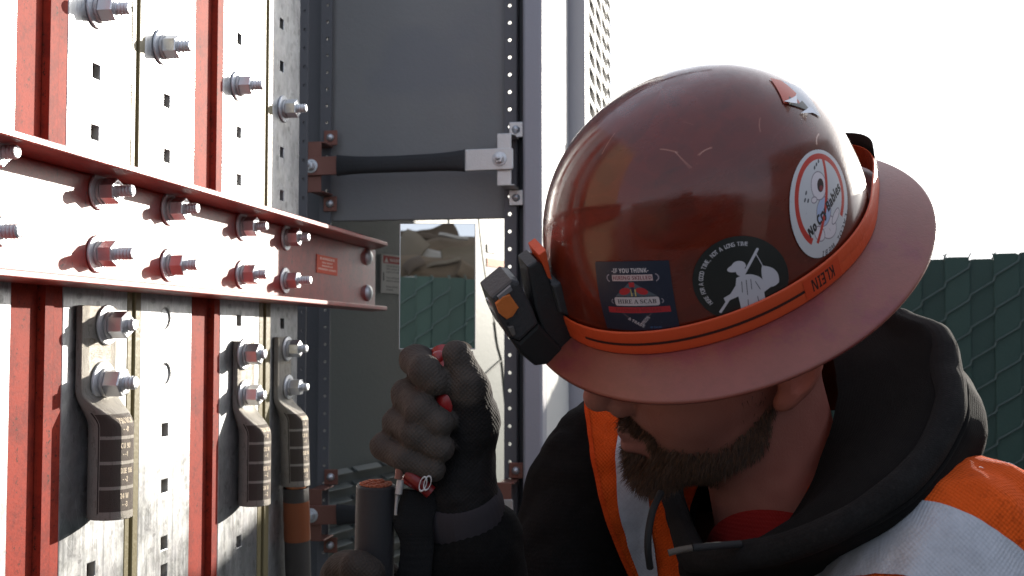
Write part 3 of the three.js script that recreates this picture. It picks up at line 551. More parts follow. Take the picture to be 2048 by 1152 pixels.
function clip(g, field) {                                             // keeps the side where field > 0, cut along the exact line
  const P = g.attributes.position, N = g.attributes.normal, I = g.index ? g.index.array : Array.from({ length: P.count }, (_, i) => i), fv = new Float32Array(P.count);
  for (let i = 0; i < P.count; i++) fv[i] = field(P.getX(i), P.getY(i), P.getZ(i));
  const pos = [], nrm = [];
  const vert = (i) => [P.getX(i), P.getY(i), P.getZ(i), N.getX(i), N.getY(i), N.getZ(i)];
  for (let t = 0; t < I.length; t += 3) {
    const poly = [];
    for (let e = 0; e < 3; e++) { const a = I[t + e], b = I[t + (e + 1) % 3]; if (fv[a] > 0) poly.push(vert(a)); if ((fv[a] > 0) !== (fv[b] > 0)) { const s = fv[a] / (fv[a] - fv[b]), A = vert(a), B = vert(b); poly.push(A.map((x, k) => x + (B[k] - x) * s)); } }
    for (let k = 1; k + 1 < poly.length; k++) for (const q of [poly[0], poly[k], poly[k + 1]]) { pos.push(q[0], q[1], q[2]); nrm.push(q[3], q[4], q[5]); }
  }
  const o = new THREE.BufferGeometry(); o.setAttribute('position', new THREE.Float32BufferAttribute(pos, 3)); o.setAttribute('normal', new THREE.Float32BufferAttribute(nrm, 3)); return o;
}
const smin = (a, b, k) => { const h = Math.max(k - Math.abs(a - b), 0) / k; return Math.min(a, b) - h * h * k * 0.25; };
function cap(a, b, ra, rb) {                                          // tapered capsule
  const dx = b.x - a.x, dy = b.y - a.y, dz = b.z - a.z, l2 = dx * dx + dy * dy + dz * dz;
  return (x, y, z) => { let t = ((x - a.x) * dx + (y - a.y) * dy + (z - a.z) * dz) / l2; t = t < 0 ? 0 : t > 1 ? 1 : t; return Math.hypot(x - a.x - dx * t, y - a.y - dy * t, z - a.z - dz * t) - ra - (rb - ra) * t; };
}
const ell = (c, r) => (x, y, z) => { const a = (x - c[0]) / r[0], b = (y - c[1]) / r[1], d = (z - c[2]) / r[2], k0 = Math.hypot(a, b, d), k1 = Math.hypot(a / r[0], b / r[1], d / r[2]); return k1 < 1e-9 ? -Math.min(...r) : k0 * (k0 - 1) / k1; };
const colorBy = (g, fn) => { const p = g.attributes.position, c = new Float32Array(p.count * 3); for (let i = 0; i < p.count; i++) { const q = fn(p.getX(i), p.getY(i), p.getZ(i)); c[i * 3] = q[0]; c[i * 3 + 1] = q[1]; c[i * 3 + 2] = q[2]; } g.setAttribute('color', new THREE.BufferAttribute(c, 3)); return g; };
const withUV = (g) => { const c = g.attributes.color; return boxUV(g); };
const mix3 = (a, b, t) => [a[0] + (b[0] - a[0]) * t, a[1] + (b[1] - a[1]) * t, a[2] + (b[2] - a[2]) * t];

// ---------------------------------------------------------------- hard hat: pose
const HAT = { L: 0.1297, W: 0.1087, H: 0.1426, Lb: 0.1647, Wb: 0.1577, drop: 0.0144, ex: 2.27, off: -0.0071 };
const hatC = atD(1024 + F * 0.1558 / 0.8642, 576 - F * 0.0302 / 0.8642, 0.8642);
const RC = new THREE.Matrix4().makeRotationFromQuaternion(camera.quaternion);
const hatR = RC.clone().multiply(new THREE.Matrix4().set(-0.8803, -0.3394, -0.3316, 0, -0.4585, 0.7884, 0.4101, 0, 0.1222, 0.5131, -0.8496, 0, 0, 0, 0, 1));
const hatQ = new THREE.Quaternion().setFromRotationMatrix(hatR);
const hatM = new THREE.Matrix4().compose(hatC, hatQ, V(1, 1, 1)), hatInv = hatM.clone().invert();
const toHat = (p) => p.clone().applyMatrix4(hatInv);
const domeAt = (ph, t, off = 0) => { const s = Math.pow(Math.max(0, Math.cos(t)), 2 / HAT.ex), h = Math.pow(Math.max(0, Math.sin(t)), 2 / HAT.ex); return V((HAT.L + off) * s * Math.cos(ph), (HAT.H + off) * h, (HAT.W + off) * s * Math.sin(ph)); };
const domeF = (p) => Math.pow(Math.pow(Math.hypot(p.x / HAT.L, p.z / HAT.W), HAT.ex) + Math.pow(Math.max(0, p.y) / HAT.H, HAT.ex), 1 / HAT.ex);   // 1 on the shell
const onDome = (p, off = 0) => { const q = p.clone(); q.divideScalar(domeF(q)); if (off) q.addScaledVector(q.clone().divide(V(HAT.L * HAT.L, HAT.H * HAT.H, HAT.W * HAT.W)).normalize(), off); return q; };
function domeHit(px, py) {                                            // the point of the shell that a line of sight meets first
  const o = toHat(camera.position), d = toHat(atD(px, py, 1)).sub(o).normalize(); let t = 0.4;
  for (; t < 1.3; t += 0.0005) { const p = o.clone().addScaledVector(d, t); if (p.y > -0.002 && domeF(p) < 1) return p; }
  return o.clone().addScaledVector(d, 0.8);
}
// ---------------------------------------------------------------- the man
const PG = V(0, 0, 0);                                                // set below: the point on the ground between his feet
const camV = (x, y, z) => V(x, y, z).applyQuaternion(camera.quaternion);
const shL = atD(1935, 1175, 0.80), shR = atD(1228, 945, 1.13), neckB = atD(1550, 1005, 0.965);
const Lh = shL.clone().sub(shR); Lh.y *= 0.3; Lh.normalize();
const fwdH = V().crossVectors(Lh, V(0, 1, 0)).normalize();
const lean = 33 * Math.PI / 180;
const Sp = V(0, Math.cos(lean), 0).addScaledVector(fwdH, Math.sin(lean)); Sp.addScaledVector(Lh, -Sp.dot(Lh)).normalize();
const Fw = V().crossVectors(Lh, Sp).normalize();
const hip = neckB.clone().addScaledVector(Sp, -0.50);
const tor = (u, v, w) => neckB.clone().addScaledVector(Lh, u).addScaledVector(Sp, v).addScaledVector(Fw, w);
const torOf = (x, y, z) => { const a = x - neckB.x, b = y - neckB.y, c = z - neckB.z; return [a * Lh.x + b * Lh.y + c * Lh.z, a * Sp.x + b * Sp.y + c * Sp.z, a * Fw.x + b * Fw.y + c * Fw.z]; };
PG.set(hip.x, 0, hip.z).addScaledVector(fwdH, 0.06);
const man = thing('person', 'man in a black hooded sweatshirt and orange vest bending his head down, right hand raised', 'person', PG);
const place = (g) => g.translate(-PG.x, -PG.y, -PG.z);
// head frame: x forward, y up, z to his right; origin between the ears
const headQ = hatQ.clone().multiply(new THREE.Quaternion().setFromAxisAngle(V(0, 0, 1), 12.5 * Math.PI / 180));
const headM = new THREE.Matrix4().compose(V(-0.004, -0.090, 0).applyMatrix4(hatM), headQ, V(1, 1, 1)), headInv = headM.clone().invert(), HE = headInv.elements;
const hd = (x, y, z) => V(x, y, z).applyMatrix4(headM);
const headSDF = (() => {
  const cran = ell([-0.002, 0.042, 0], [0.098, 0.080, 0.075]), face = ell([0.048, -0.020, 0], [0.062, 0.080, 0.060]), jaw = ell([0.040, -0.072, 0], [0.060, 0.042, 0.053]);
  const chin = ell([0.092, -0.100, 0], [0.020, 0.019, 0.022]), nose = cap(V(0.104, 0.030, 0), V(0.131, -0.014, 0), 0.0085, 0.0125), browL = cap(V(0.098, 0.034, 0.012), V(0.082, 0.034, 0.046), 0.012, 0.012);
  const ch = ell([0.068, -0.018, 0.036], [0.030, 0.030, 0.026]), wing = ell([0.115, -0.022, 0.0115], [0.012, 0.010, 0.0085]);
  const lipU = cap(V(0.1105, -0.056, 0), V(0.095, -0.061, 0.024), 0.0078, 0.004), lipD = cap(V(0.108, -0.070, 0), V(0.094, -0.063, 0.023), 0.0085, 0.004);
  const eyeS = ell([0.106, 0.012, 0.032], [0.016, 0.010, 0.017]), ball = ell([0.086, 0.011, 0.032], [0.0125, 0.0125, 0.0125]);
  const earO = ell([0, 0.003, 0], [0.016, 0.028, 0.0075]), earI = ell([0.001, 0.003, 0.009], [0.0098, 0.018, 0.008]), lobe = ell([0.006, -0.022, 0], [0.008, 0.009, 0.006]);
  const nk = cap(V(-0.010, -0.045, 0), V().copy(neckB).addScaledVector(Sp, -0.03).applyMatrix4(headInv), 0.054, 0.062);
  return (X, Y, Z) => {
    const x = HE[0] * X + HE[4] * Y + HE[8] * Z + HE[12], y = HE[1] * X + HE[5] * Y + HE[9] * Z + HE[13], z = HE[2] * X + HE[6] * Y + HE[10] * Z + HE[14], a = Math.abs(z);
    let d = smin(cran(x, y, z), face(x, y, z), 0.03);
    d = smin(d, jaw(x, y, z), 0.025); d = smin(d, chin(x, y, z), 0.02); d = smin(d, ch(x, y, a), 0.025); d = smin(d, browL(x, y, a), 0.015);
    d = smin(d, nose(x, y, z), 0.012); d = smin(d, wing(x, y, a), 0.006); d = Math.max(d, -eyeS(x, y, a)); d = smin(d, ball(x, y, a), 0.003);
    d = smin(d, smin(lipU(x, y, a), 1, 0.004), 0.006); d = smin(d, lipD(x, y, a), 0.006);
    const ex = x + 0.006 + 0.25 * y, ey = y - 0.002, ez = a - 0.0745 + 0.25 * (x - 0.004); let e = smin(earO(ex, ey, ez), lobe(ex, ey, ez), 0.006); e = Math.max(e, -earI(ex, ey, ez - 0.001));
    d = smin(d, e, 0.006);
    return smin(d, nk(x, y, z), 0.03);
  };
})();
const beardAmt = (x, y, z) => {                                       // 0..1 in the head frame
  const a = Math.abs(z);
  const mous = sstep(0.012, 0.004, Math.abs(y + 0.046 + a * 0.32) - 0.004) * sstep(0.076, 0.086, x) * sstep(0.038, 0.030, a);
  const goat = sstep(-0.070, -0.078, y) * sstep(0.045, 0.060, x) * sstep(0.047, 0.038, a);
  const line = -0.064 + 0.62 * Math.max(0, 0.052 - x) + 0.1 * Math.max(0, x - 0.06);   // upper edge of the beard along the jaw
  const jawB = sstep(line + 0.012, line - 0.004, y) * sstep(line - 0.034 - 0.05 * sstep(0.045, 0.075, x), line - 0.026 - 0.05 * sstep(0.045, 0.075, x), y) * sstep(-0.130, -0.112, y) * sstep(0.004, 0.014, x + 0.35 * (y + 0.05));
  const side = sstep(0.010, 0.002, Math.abs(x - 0.026) - 0.006) * sstep(0.03, 0.02, y) * sstep(-0.07, -0.05, y) * sstep(0.045, 0.055, a) * 0.13;
  const lip = sstep(0.0, 0.004, 0.012 - Math.abs(y + 0.063)) * sstep(0.092, 0.097, x) * sstep(0.026, 0.022, a);
  return Math.max(0, Math.min(1, Math.max(mous, goat, jawB * 0.95, side)) * (1 - lip));
};
const skinG = (() => {
  const c = hd(0.02, -0.05, 0), g = meshSDF((x, y, z) => headSDF(x, y, z), [c.x - 0.17, c.y - 0.20, c.z - 0.20], [c.x + 0.22, c.y + 0.19, c.z + 0.20], 0.0034);
  // shoulders and trunk under the clothes
  const parts = [cap(tor(0, 0.01, -0.01), tor(0, -0.12, 0.0), 0.060, 0.09), cap(tor(0.05, -0.05, 0), tor(0.17, -0.05, 0), 0.055, 0.05), cap(tor(-0.05, -0.05, 0), tor(-0.17, -0.05, 0), 0.055, 0.05), cap(tor(0, -0.14, 0), tor(0, -0.46, -0.01), 0.11, 0.12)];
  const tr = meshSDF((x, y, z) => { let d = headSDF(x, y, z); for (const p of parts) d = smin(d, p(x, y, z), 0.05); return Math.max(d, y - (neckB.y + 0.02)); }, [neckB.x - 0.4, hip.y - 0.25, neckB.z - 0.5], [neckB.x + 0.45, neckB.y + 0.03, neckB.z + 0.45], 0.014);
  const up = clip(g, (x, y, z) => y - (neckB.y - 0.04)), low = clip(tr, (x, y, z) => neckB.y - 0.035 - y);
  const m = merge([up, low]);
  colorBy(m, (X, Y, Z) => {
    const p = V(X, Y, Z).applyMatrix4(headInv), n = n3(X * 60, Y * 60, Z * 60), a = Math.abs(p.z), b = beardAmt(p.x, p.y, p.z);
    let c = mix3([0.40, 0.165, 0.128], [0.33, 0.125, 0.095], 0.5 + 0.5 * n);
    if (p.x > 0.11 && p.y > -0.03) c = mix3(c, [0.43, 0.175, 0.135], 0.7);
    if (a > 0.066 && p.x < 0.02 && p.x > -0.03 && p.y < 0.04 && p.y > -0.042) c = mix3(c, [0.46, 0.165, 0.125], 0.8);
    if (p.x > 0.094 && a < 0.026 && Math.abs(p.y + 0.063) < 0.013) c = mix3(c, [0.34, 0.135, 0.11], 0.7);
    return mix3(c, [0.075, 0.038, 0.024], b * 0.85);
  });
  return place(boxUV(m));
})();
part(man, 'body', skinG, new THREE.MeshPhysicalMaterial({ vertexColors: true, roughness: 0.5, specularIntensity: 0.6, bumpMap: T.skinBump, bumpScale: 0.0006 }));
{ // beard hairs
  const pos = [], nrm = [], col = [], p = V(), e = 0.001; let tries = 0, n = 0;
  while (n < 14000 && tries < 330000) {
    tries++;
    p.set(-0.01 + rnd() * 0.13, -0.135 + rnd() * 0.155, (rnd() - 0.5) * 0.15).applyMatrix4(headM);
    for (let k = 0; k < 4; k++) { const d = headSDF(p.x, p.y, p.z); const g = V(headSDF(p.x + e, p.y, p.z) - headSDF(p.x - e, p.y, p.z), headSDF(p.x, p.y + e, p.z) - headSDF(p.x, p.y - e, p.z), headSDF(p.x, p.y, p.z + e) - headSDF(p.x, p.y, p.z - e)).normalize(); p.addScaledVector(g, -Math.max(-0.02, Math.min(0.02, d))); p.n = g; }
    if (Math.abs(headSDF(p.x, p.y, p.z)) > 0.0008) continue;
    const h = p.clone().applyMatrix4(headInv), b = beardAmt(h.x, h.y, h.z); if (rnd() > b * b) continue;
    const down = V(0.45, -1, 0).transformDirection(headM), len = (h.y < -0.07 && h.x > 0.05 ? 0.004 + 0.0085 * rnd() * sstep(0.05, 0.09, h.x) : 0.004 + 0.004 * rnd()) * (0.6 + 0.4 * b);
    const dir = p.n.clone().multiplyScalar(0.55).addScaledVector(down, 0.8).add(V(rnd() - 0.5, rnd() - 0.5, rnd() - 0.5).multiplyScalar(0.95)).normalize();
    const a = V().crossVectors(dir, p.n).normalize(), w = 0.00032 + 0.0002 * rnd(), tip = p.clone().addScaledVector(dir, len).addScaledVector(down, len * 0.15), q = V().crossVectors(dir, a);
    const base = [0, 1, 2].map((k) => p.clone().addScaledVector(a, w * Math.cos(k * 2.094)).addScaledVector(q, w * Math.sin(k * 2.094)));
    const t = rnd(), c = mix3([0.050, 0.026, 0.015], [0.17, 0.075, 0.034], t * t);
    for (let k = 0; k < 3; k++) { const tri = [base[k], base[(k + 1) % 3], tip], nn = base[k].clone().add(base[(k + 1) % 3]).multiplyScalar(0.5).sub(p).normalize(); for (const s of tri) { pos.push(s.x - PG.x, s.y - PG.y, s.z - PG.z); nrm.push(nn.x, nn.y, nn.z); col.push(...c); } }
    n++;
  }
  const g = new THREE.BufferGeometry(); g.setAttribute('position', new THREE.Float32BufferAttribute(pos, 3)); g.setAttribute('normal', new THREE.Float32BufferAttribute(nrm, 3)); g.setAttribute('color', new THREE.Float32BufferAttribute(col, 3));
  const b = part(man, 'beard', g, new THREE.MeshStandardMaterial({ vertexColors: true, roughness: 0.6, side: THREE.DoubleSide }), 'short brown beard and moustache'); b.userData.kind = 'stuff';
}

// ---- arms: joints
const wristR = atD(940, 1040, 0.872), elbowR = atD(985, 1420, 0.97), wristL = atD(655, 1260, 0.86), elbowL = atD(1500, 1750, 0.68);
const folds = (x, y, z, a) => a * (n3(x * 9, y * 9, z * 9) + 0.5 * n3(x * 21 + 3, y * 17, z * 21) + 0.18 * n3(x * 52, y * 46, z * 52) + 0.7 * (0.3 - Math.abs(n3(x * 16 + y * 6, y * 11, z * 16))));
const hoodieSDF = (() => {
  const P = [
    [cap(tor(0.06, -0.045, -0.015), shL, 0.066, 0.070), 0.07], [cap(tor(-0.06, -0.045, -0.015), shR, 0.066, 0.070), 0.07],
    [cap(tor(0.07, -0.15, 0.015), tor(0.075, -0.48, -0.01), 0.115, 0.11), 0.08], [cap(tor(-0.07, -0.15, 0.015), tor(-0.075, -0.48, -0.01), 0.115, 0.11), 0.08],
    [cap(shL, elbowL, 0.070, 0.058), 0.06], [cap(elbowL, wristL, 0.056, 0.040), 0.04],
    [cap(shR, elbowR, 0.066, 0.054), 0.05], [cap(elbowR, wristR.clone().lerp(elbowR, 0.12), 0.054, 0.042), 0.03],
  ];
  const sdf = (m) => (x, y, z) => { let d = 1; for (let i = 0; i < m; i++) d = smin(d, P[i][0](x, y, z), P[i][1]); return d; };
  const all = sdf(P.length); all.trunk = sdf(4); return all;
})();
const fabric = (c, extra = {}) => new THREE.MeshPhysicalMaterial({ color: new THREE.Color().setRGB(...c), roughness: 0.95, specularIntensity: 0.3, bumpMap: T.knit, bumpScale: 0.0006, sheen: 0.12, sheenRoughness: 0.6, sheenColor: new THREE.Color().setRGB(0.06, 0.06, 0.065), ...extra });
const hoodieMat = fabric([0.011, 0.0105, 0.0105], { map: T.lint }), hoodMat = fabric([0.0105, 0.0098, 0.0098], { map: T.lint });
const neckHole = (x, y, z) => { const [u, v, w] = torOf(x, y, z); return Math.hypot(u * 1.0, (w - 0.03) * 0.85) - 0.062 + Math.max(0, -v - 0.02) * 3 + (v < -0.09 ? 1 : 0); };
{
  const f = (x, y, z) => hoodieSDF(x, y, z) + folds(x, y, z, 0.011);
  const all = [shL, shR, elbowL, elbowR, wristL, wristR, hip]; const lo = [0, 1, 2].map((k) => Math.min(...all.map((p) => p.getComponent(k))) - 0.16), hi = [0, 1, 2].map((k) => Math.max(...all.map((p) => p.getComponent(k))) + 0.14);
  const g = meshSDF(f, lo, hi, 0.0095);
  part(man, 'sweatshirt', place(boxUV(clip(g, neckHole))), hoodieMat, 'black hooded sweatshirt');
  // red T-shirt collar
  const tg = meshSDF((x, y, z) => { const [u, v, w] = torOf(x, y, z); let d = headSDF(x, y, z); d = smin(d, cap(tor(0, -0.06, 0.0), tor(0, -0.16, 0.03), 0.066, 0.10)(x, y, z), 0.04); return d - 0.003; }, [neckB.x - 0.18, neckB.y - 0.20, neckB.z - 0.18], [neckB.x + 0.18, neckB.y + 0.12, neckB.z + 0.18], 0.006);
  const onNeck = (px, py) => { const r = ray(px, py); let t = 0.6; for (let k = 0; k < 200; k++) { const p = r.clone().multiplyScalar(t).add(camera.position), d = headSDF(p.x, p.y, p.z); if (d < 0.0005) return p; t += d * 0.7; } return r.multiplyScalar(0.9).add(camera.position); };
  const c0 = onNeck(1394, 985), c1 = onNeck(1450, 1046), c2 = onNeck(1540, 1024), cn = c1.clone().sub(c0).cross(c2.clone().sub(c0)).normalize(); if (cn.y < 0) cn.negate();
  const colTop = (x, y, z) => { const hx = HE[0] * x + HE[4] * y + HE[8] * z + HE[12], hy = HE[1] * x + HE[5] * y + HE[9] * z + HE[13]; return Math.min(-((x - c1.x) * cn.x + (y - c1.y) * cn.y + (z - c1.z) * cn.z), Math.max(0.062 - hx, -0.138 - hy)); };
  part(man, 'tshirt', place(boxUV(clip(tg, colTop))), fabric([0.34, 0.022, 0.020]), 'red T-shirt collar');
}
{ // vest: shell over the sweatshirt, cut to shape; reflective bands on it
  const sw = [cap(shL, shL.clone().lerp(elbowL, 0.3), 0.070, 0.066), cap(shR, shR.clone().lerp(elbowR, 0.3), 0.072, 0.068)];
  const f = (x, y, z) => smin(smin(hoodieSDF.trunk(x, y, z), sw[0](x, y, z), 0.06), sw[1](x, y, z), 0.06) + folds(x, y, z, 0.010) + 0.0035 * Math.abs(n3(x * 24 + 5 * y, y * 9, z * 24 + 4)) + 0.0012 * n3(x * 75, y * 60, z * 75) - 0.009;
  const lo = [0, 1, 2].map((k) => Math.min(shL.getComponent(k), shR.getComponent(k), hip.getComponent(k)) - 0.24), hi = [0, 1, 2].map((k) => Math.max(shL.getComponent(k), shR.getComponent(k), hip.getComponent(k)) + 0.22);
  const g = meshSDF(f, lo, hi, 0.0095);
  const lift = (u) => 0.02 * Math.sin(u * 22);
  const vestF = (x, y, z) => {
    const [u, v, w] = torOf(x, y, z), a = Math.abs(u);
    const outer = u > 0 ? 0.285 - a - 0.3 * Math.max(0, -v) : 0.205 - 0.95 * Math.max(0, w) * (v > -0.05 ? 1 : 0.6) - a;
    const front = w > 0 ? a - 0.046 + 0.05 * Math.max(0, -v - 0.05) : 1;
    return Math.min(outer, front, v + 0.46, neckHole(x, y, z));
  };
  const bandF = (x, y, z) => {
    const [u, v, w] = torOf(x, y, z);
    if (u > 0) return Math.min(0.0265 - Math.abs(w - 0.0685 - 0.012 * Math.sin(u * 14)), 1);
    return Math.min(0.158 - 0.6 * Math.max(-0.1, w) + u, -u - 0.118 + 0.4 * Math.max(-0.05, w));
  };
  const vestMat = fabric([0.80, 0.105, 0.012], { sheenColor: new THREE.Color(0.5, 0.1, 0.02), bumpMap: T.vestCloth, bumpScale: 0.0008, map: tex(S, (i) => 0.86 + 0.2 * (nBlotch[i] - 0.4) - 0.10 * sstep(0.62, 0.8, nPatch[i] * 0.5 + nFine[i] * 0.5), 4, true) });
  const body = clip(g, vestF);
  part(man, 'vest', place(boxUV(body.clone())), vestMat, 'orange safety vest');
  const g2 = meshSDF((x, y, z) => f(x, y, z) - 0.0022, lo, hi, 0.0095), vb = clip(g2, vestF);
  const band = clip(vb, bandF);
  const silver = new THREE.MeshPhysicalMaterial({ color: new THREE.Color().setRGB(0.56, 0.58, 0.63), map: tex(S, (i) => 0.86 + 0.10 * (nFine[i] - 0.5) - 0.06 * sstep(0.58, 0.74, nBlotch[i] * 0.6 + nFine[i] * 0.4), 5, true), metalness: 0.25, roughness: 0.5, bumpMap: T.vestCloth, bumpScale: 0.0003 });
  const binding = clip(vb, (x, y, z) => Math.min(0.0055 - vestF(x, y, z), 1));
  part(man, 'binding', place(boxUV(binding)), fabric([0.55, 0.06, 0.008]), 'sewn edge binding of the vest');
  const tapeSeam = clip(clip(g2, vestF), (x, y, z) => 0.0011 - Math.abs(bandF(x, y, z) + 0.003)); part(man, 'tape_seam', place(boxUV(tapeSeam)), fabric([0.45, 0.05, 0.008]));
  for (let k = 0; k < 3; k++) {
    const line = clip(vb, (x, y, z) => { const [u, v, w] = torOf(x, y, z), q = u * 0.6 + w - 0.105 - 0.009 * k + 0.0022 * Math.sin(u * 210 + k); return Math.min(0.0011 - Math.abs(q), 0.022 - Math.abs(u - 0.213), v - 0.035); });
    part(man, 'emblem_line', place(boxUV(line)), silver, 'grey reflective line of the emblem behind the shoulder');
  }
  part(man, 'reflective_band', place(boxUV(clip(band, (x, y, z) => torOf(x, y, z)[0]))), silver, 'silver band across his left shoulder');
  part(man, 'reflective_band', place(boxUV(clip(band, (x, y, z) => -torOf(x, y, z)[0]))), silver, 'silver band over his right shoulder');
}
{ // trousers and boots
  const side = (s) => { const h = hip.clone().addScaledVector(Lh, s * 0.09), ft = PG.clone().addScaledVector(Lh, s * 0.13).addScaledVector(fwdH, s * 0.10); ft.y = 0.09; const kn = h.clone().lerp(ft, 0.5).addScaledVector(fwdH, 0.06); return { h, kn, ft }; };
  const l = side(1), r = side(-1), F2 = [cap(hip.clone().add(V(0, 0.10, 0)), hip.clone().add(V(0, -0.06, 0)), 0.15, 0.16)]; for (const q of [l, r]) F2.push(cap(q.h, q.kn, 0.095, 0.072), cap(q.kn, q.ft, 0.072, 0.062));
  const f = (x, y, z) => { let d = 1; for (const c of F2) d = smin(d, c(x, y, z), 0.05); return Math.max(d + folds(x, y, z, 0.012), 0.07 - y); };
  part(man, 'trousers', place(boxUV(meshSDF(f, [hip.x - 0.45, 0.02, hip.z - 0.45], [hip.x + 0.45, hip.y + 0.3, hip.z + 0.45], 0.02))), fabric([0.05, 0.06, 0.09]));
  for (const q of [l, r]) { const toe = q.ft.clone().addScaledVector(fwdH, 0.17); toe.y = 0.045; const heel = q.ft.clone().addScaledVector(fwdH, -0.05); heel.y = 0.045; const F3 = [cap(heel, toe, 0.045, 0.042), cap(q.ft, q.ft.clone().add(V(0, 0.1, 0)), 0.058, 0.06)]; part(man, 'boot', place(boxUV(meshSDF((x, y, z) => Math.max(smin(F3[0](x, y, z), F3[1](x, y, z), 0.03), -y), [q.ft.x - 0.3, -0.01, q.ft.z - 0.3], [q.ft.x + 0.3, 0.25, q.ft.z + 0.3], 0.012))), paint([0.12, 0.07, 0.035], 0.7)); }
}
// ---- hood lying round the neck: closed rings, lofted
function loft(rings, nu, nv, bump) {                                  // rings: closed curves, inner to outer
  const C = rings.map((r) => { const c = new THREE.CatmullRomCurve3(r, true, 'centripetal'); return Array.from({ length: nu }, (_, i) => c.getPoint(i / nu)); });
  const pos = [], uv = [], idx = [];
  for (let j = 0; j <= nv; j++) for (let i = 0; i <= nu; i++) {
    const k = i % nu, p = new THREE.CatmullRomCurve3(C.map((c) => c[k]), false, 'centripetal').getPoint(j / nv);
    if (bump) p.add(bump(p, j / nv)); pos.push(p.x - PG.x, p.y, p.z - PG.z); uv.push(i / nu * 1.2, j / nv * 0.4);
  }
  for (let j = 0; j < nv; j++) for (let i = 0; i < nu; i++) { const a = j * (nu + 1) + i, b = a + nu + 1; idx.push(a, b, a + 1, b, b + 1, a + 1); }
  const g = new THREE.BufferGeometry(); g.setAttribute('position', new THREE.Float32BufferAttribute(pos, 3)); g.setAttribute('uv', new THREE.Float32BufferAttribute(uv, 2)); g.setIndex(idx); g.computeVertexNormals(); return g;
}
{
  const Rg = (l) => l.map(([x, y, d]) => atD(x, y, d));
  const inner0 = Rg([[1470, 1108, .88], [1545, 1070, .865], [1610, 985, .868], [1652, 870, .895], [1672, 770, .935], [1640, 690, .99], [1560, 690, 1.05], [1470, 760, 1.07], [1400, 860, 1.05], [1365, 950, 1.0], [1372, 1030, .94], [1415, 1115, .90]]);
  const inner1 = Rg([[1472, 1096, .825], [1580, 1035, .805], [1690, 955, .805], [1775, 850, .83], [1800, 750, .87], [1770, 670, .935], [1640, 640, 1.03], [1490, 710, 1.11], [1390, 830, 1.10], [1348, 945, 1.02], [1358, 1030, .93], [1390, 1106, .865]]);
  const rim = Rg([[1476, 1106, .795], [1610, 1070, .765], [1745, 990, .755], [1850, 885, .775], [1885, 775, .815], [1835, 650, .90], [1680, 612, 1.03], [1490, 690, 1.125], [1375, 825, 1.115], [1338, 945, 1.03], [1350, 1035, .93], [1386, 1110, .85]]);
  const out1 = Rg([[1478, 1128, .80], [1622, 1100, .758], [1775, 1040, .745], [1890, 940, .765], [1935, 830, .80], [1890, 720, .89], [1700, 660, 1.06], [1480, 730, 1.15], [1355, 850, 1.13], [1335, 960, 1.04], [1346, 1055, .93], [1390, 1132, .84]]);
  const out2 = Rg([[1480, 1150, .835], [1640, 1130, .80], [1815, 1062, .79], [1925, 985, .815], [1962, 855, .86], [1915, 770, .93], [1720, 730, 1.08], [1490, 790, 1.16], [1350, 890, 1.13], [1335, 990, 1.05], [1352, 1095, .95], [1370, 1160, .87]]);
  const out3 = Rg([[1490, 1200, .90], [1640, 1170, .87], [1780, 1105, .87], [1880, 1040, .89], [1900, 920, .93], [1850, 850, .98], [1700, 820, 1.08], [1510, 850, 1.13], [1390, 930, 1.11], [1345, 1020, 1.05], [1366, 1115, .98], [1390, 1190, .93]]);
  const nb = (p, t) => { const a = 0.007 * n3(p.x * 14, p.y * 14, p.z * 14) + 0.006 * (0.35 - Math.abs(n3(p.x * 17, p.y * 12, p.z * 17))) + 0.0010 * n3(p.x * 50, p.y * 40, p.z * 50); return V(a, a * 0.6, a); };
  part(man, 'hood', loft([inner0, inner1, rim, out1, out2, out3], 120, 44, nb), Object.assign(hoodMat, { side: THREE.DoubleSide }), 'black hood lying open round his neck');
  // hem of the hood: a soft double roll along the rim
  const hemC = new THREE.CatmullRomCurve3(rim.map((p, i) => p.clone().lerp(out1[i], 0.35)), true, 'centripetal');
  const hem = new THREE.TubeGeometry(hemC, 200, 0.0105, 12, true); { const p = hem.attributes.position; for (let i = 0; i < p.count; i++) { const a = nb(V(p.getX(i), p.getY(i), p.getZ(i)), 0); p.setXYZ(i, p.getX(i) + a.x * 0.9 - PG.x, p.getY(i) + a.y * 0.9, p.getZ(i) + a.z * 0.9 - PG.z); } hem.computeVertexNormals(); const uv = hem.attributes.uv; for (let i = 0; i < uv.count; i++) uv.setXY(i, uv.getX(i) * 1.2, uv.getY(i) * 0.07); }
  const hemMat = fabric([0.024, 0.0225, 0.0225], { map: T.lint, sheen: 0.25 });
  part(man, 'hood_hem', hem, hemMat);
  const seamC = new THREE.CatmullRomCurve3(rim.map((p, i) => p.clone().lerp(out1[i], 0.92)), true, 'centripetal');
  const seam = new THREE.TubeGeometry(seamC, 260, 0.0016, 6, true); { const p = seam.attributes.position; for (let i = 0; i < p.count; i++) { const a = nb(V(p.getX(i), p.getY(i), p.getZ(i)), 0); p.setXYZ(i, p.getX(i) + a.x - PG.x, p.getY(i) + a.y, p.getZ(i) + a.z - PG.z); } seam.computeVertexNormals(); }
  part(man, 'hem_seam', seam, hemMat, 'stitched seam along the hood hem');
  const loc = (l) => Rg(l).map((p) => p.sub(PG));
  const cord = new THREE.MeshStandardMaterial({ color: new THREE.Color().setRGB(0.012, 0.012, 0.013), roughness: 0.8 });
  part(man, 'drawstring', tube(loc([[1322, 985, .86], [1306, 1020, .845], [1297, 1065, .84], [1296, 1100, .84], [1300, 1135, .85]]), 0.0029, 24, 8), cord);
  part(man, 'drawstring', tube(loc([[1480, 1088, .785], [1430, 1092, .775], [1385, 1096, .772]]), 0.0028, 16, 8), cord);
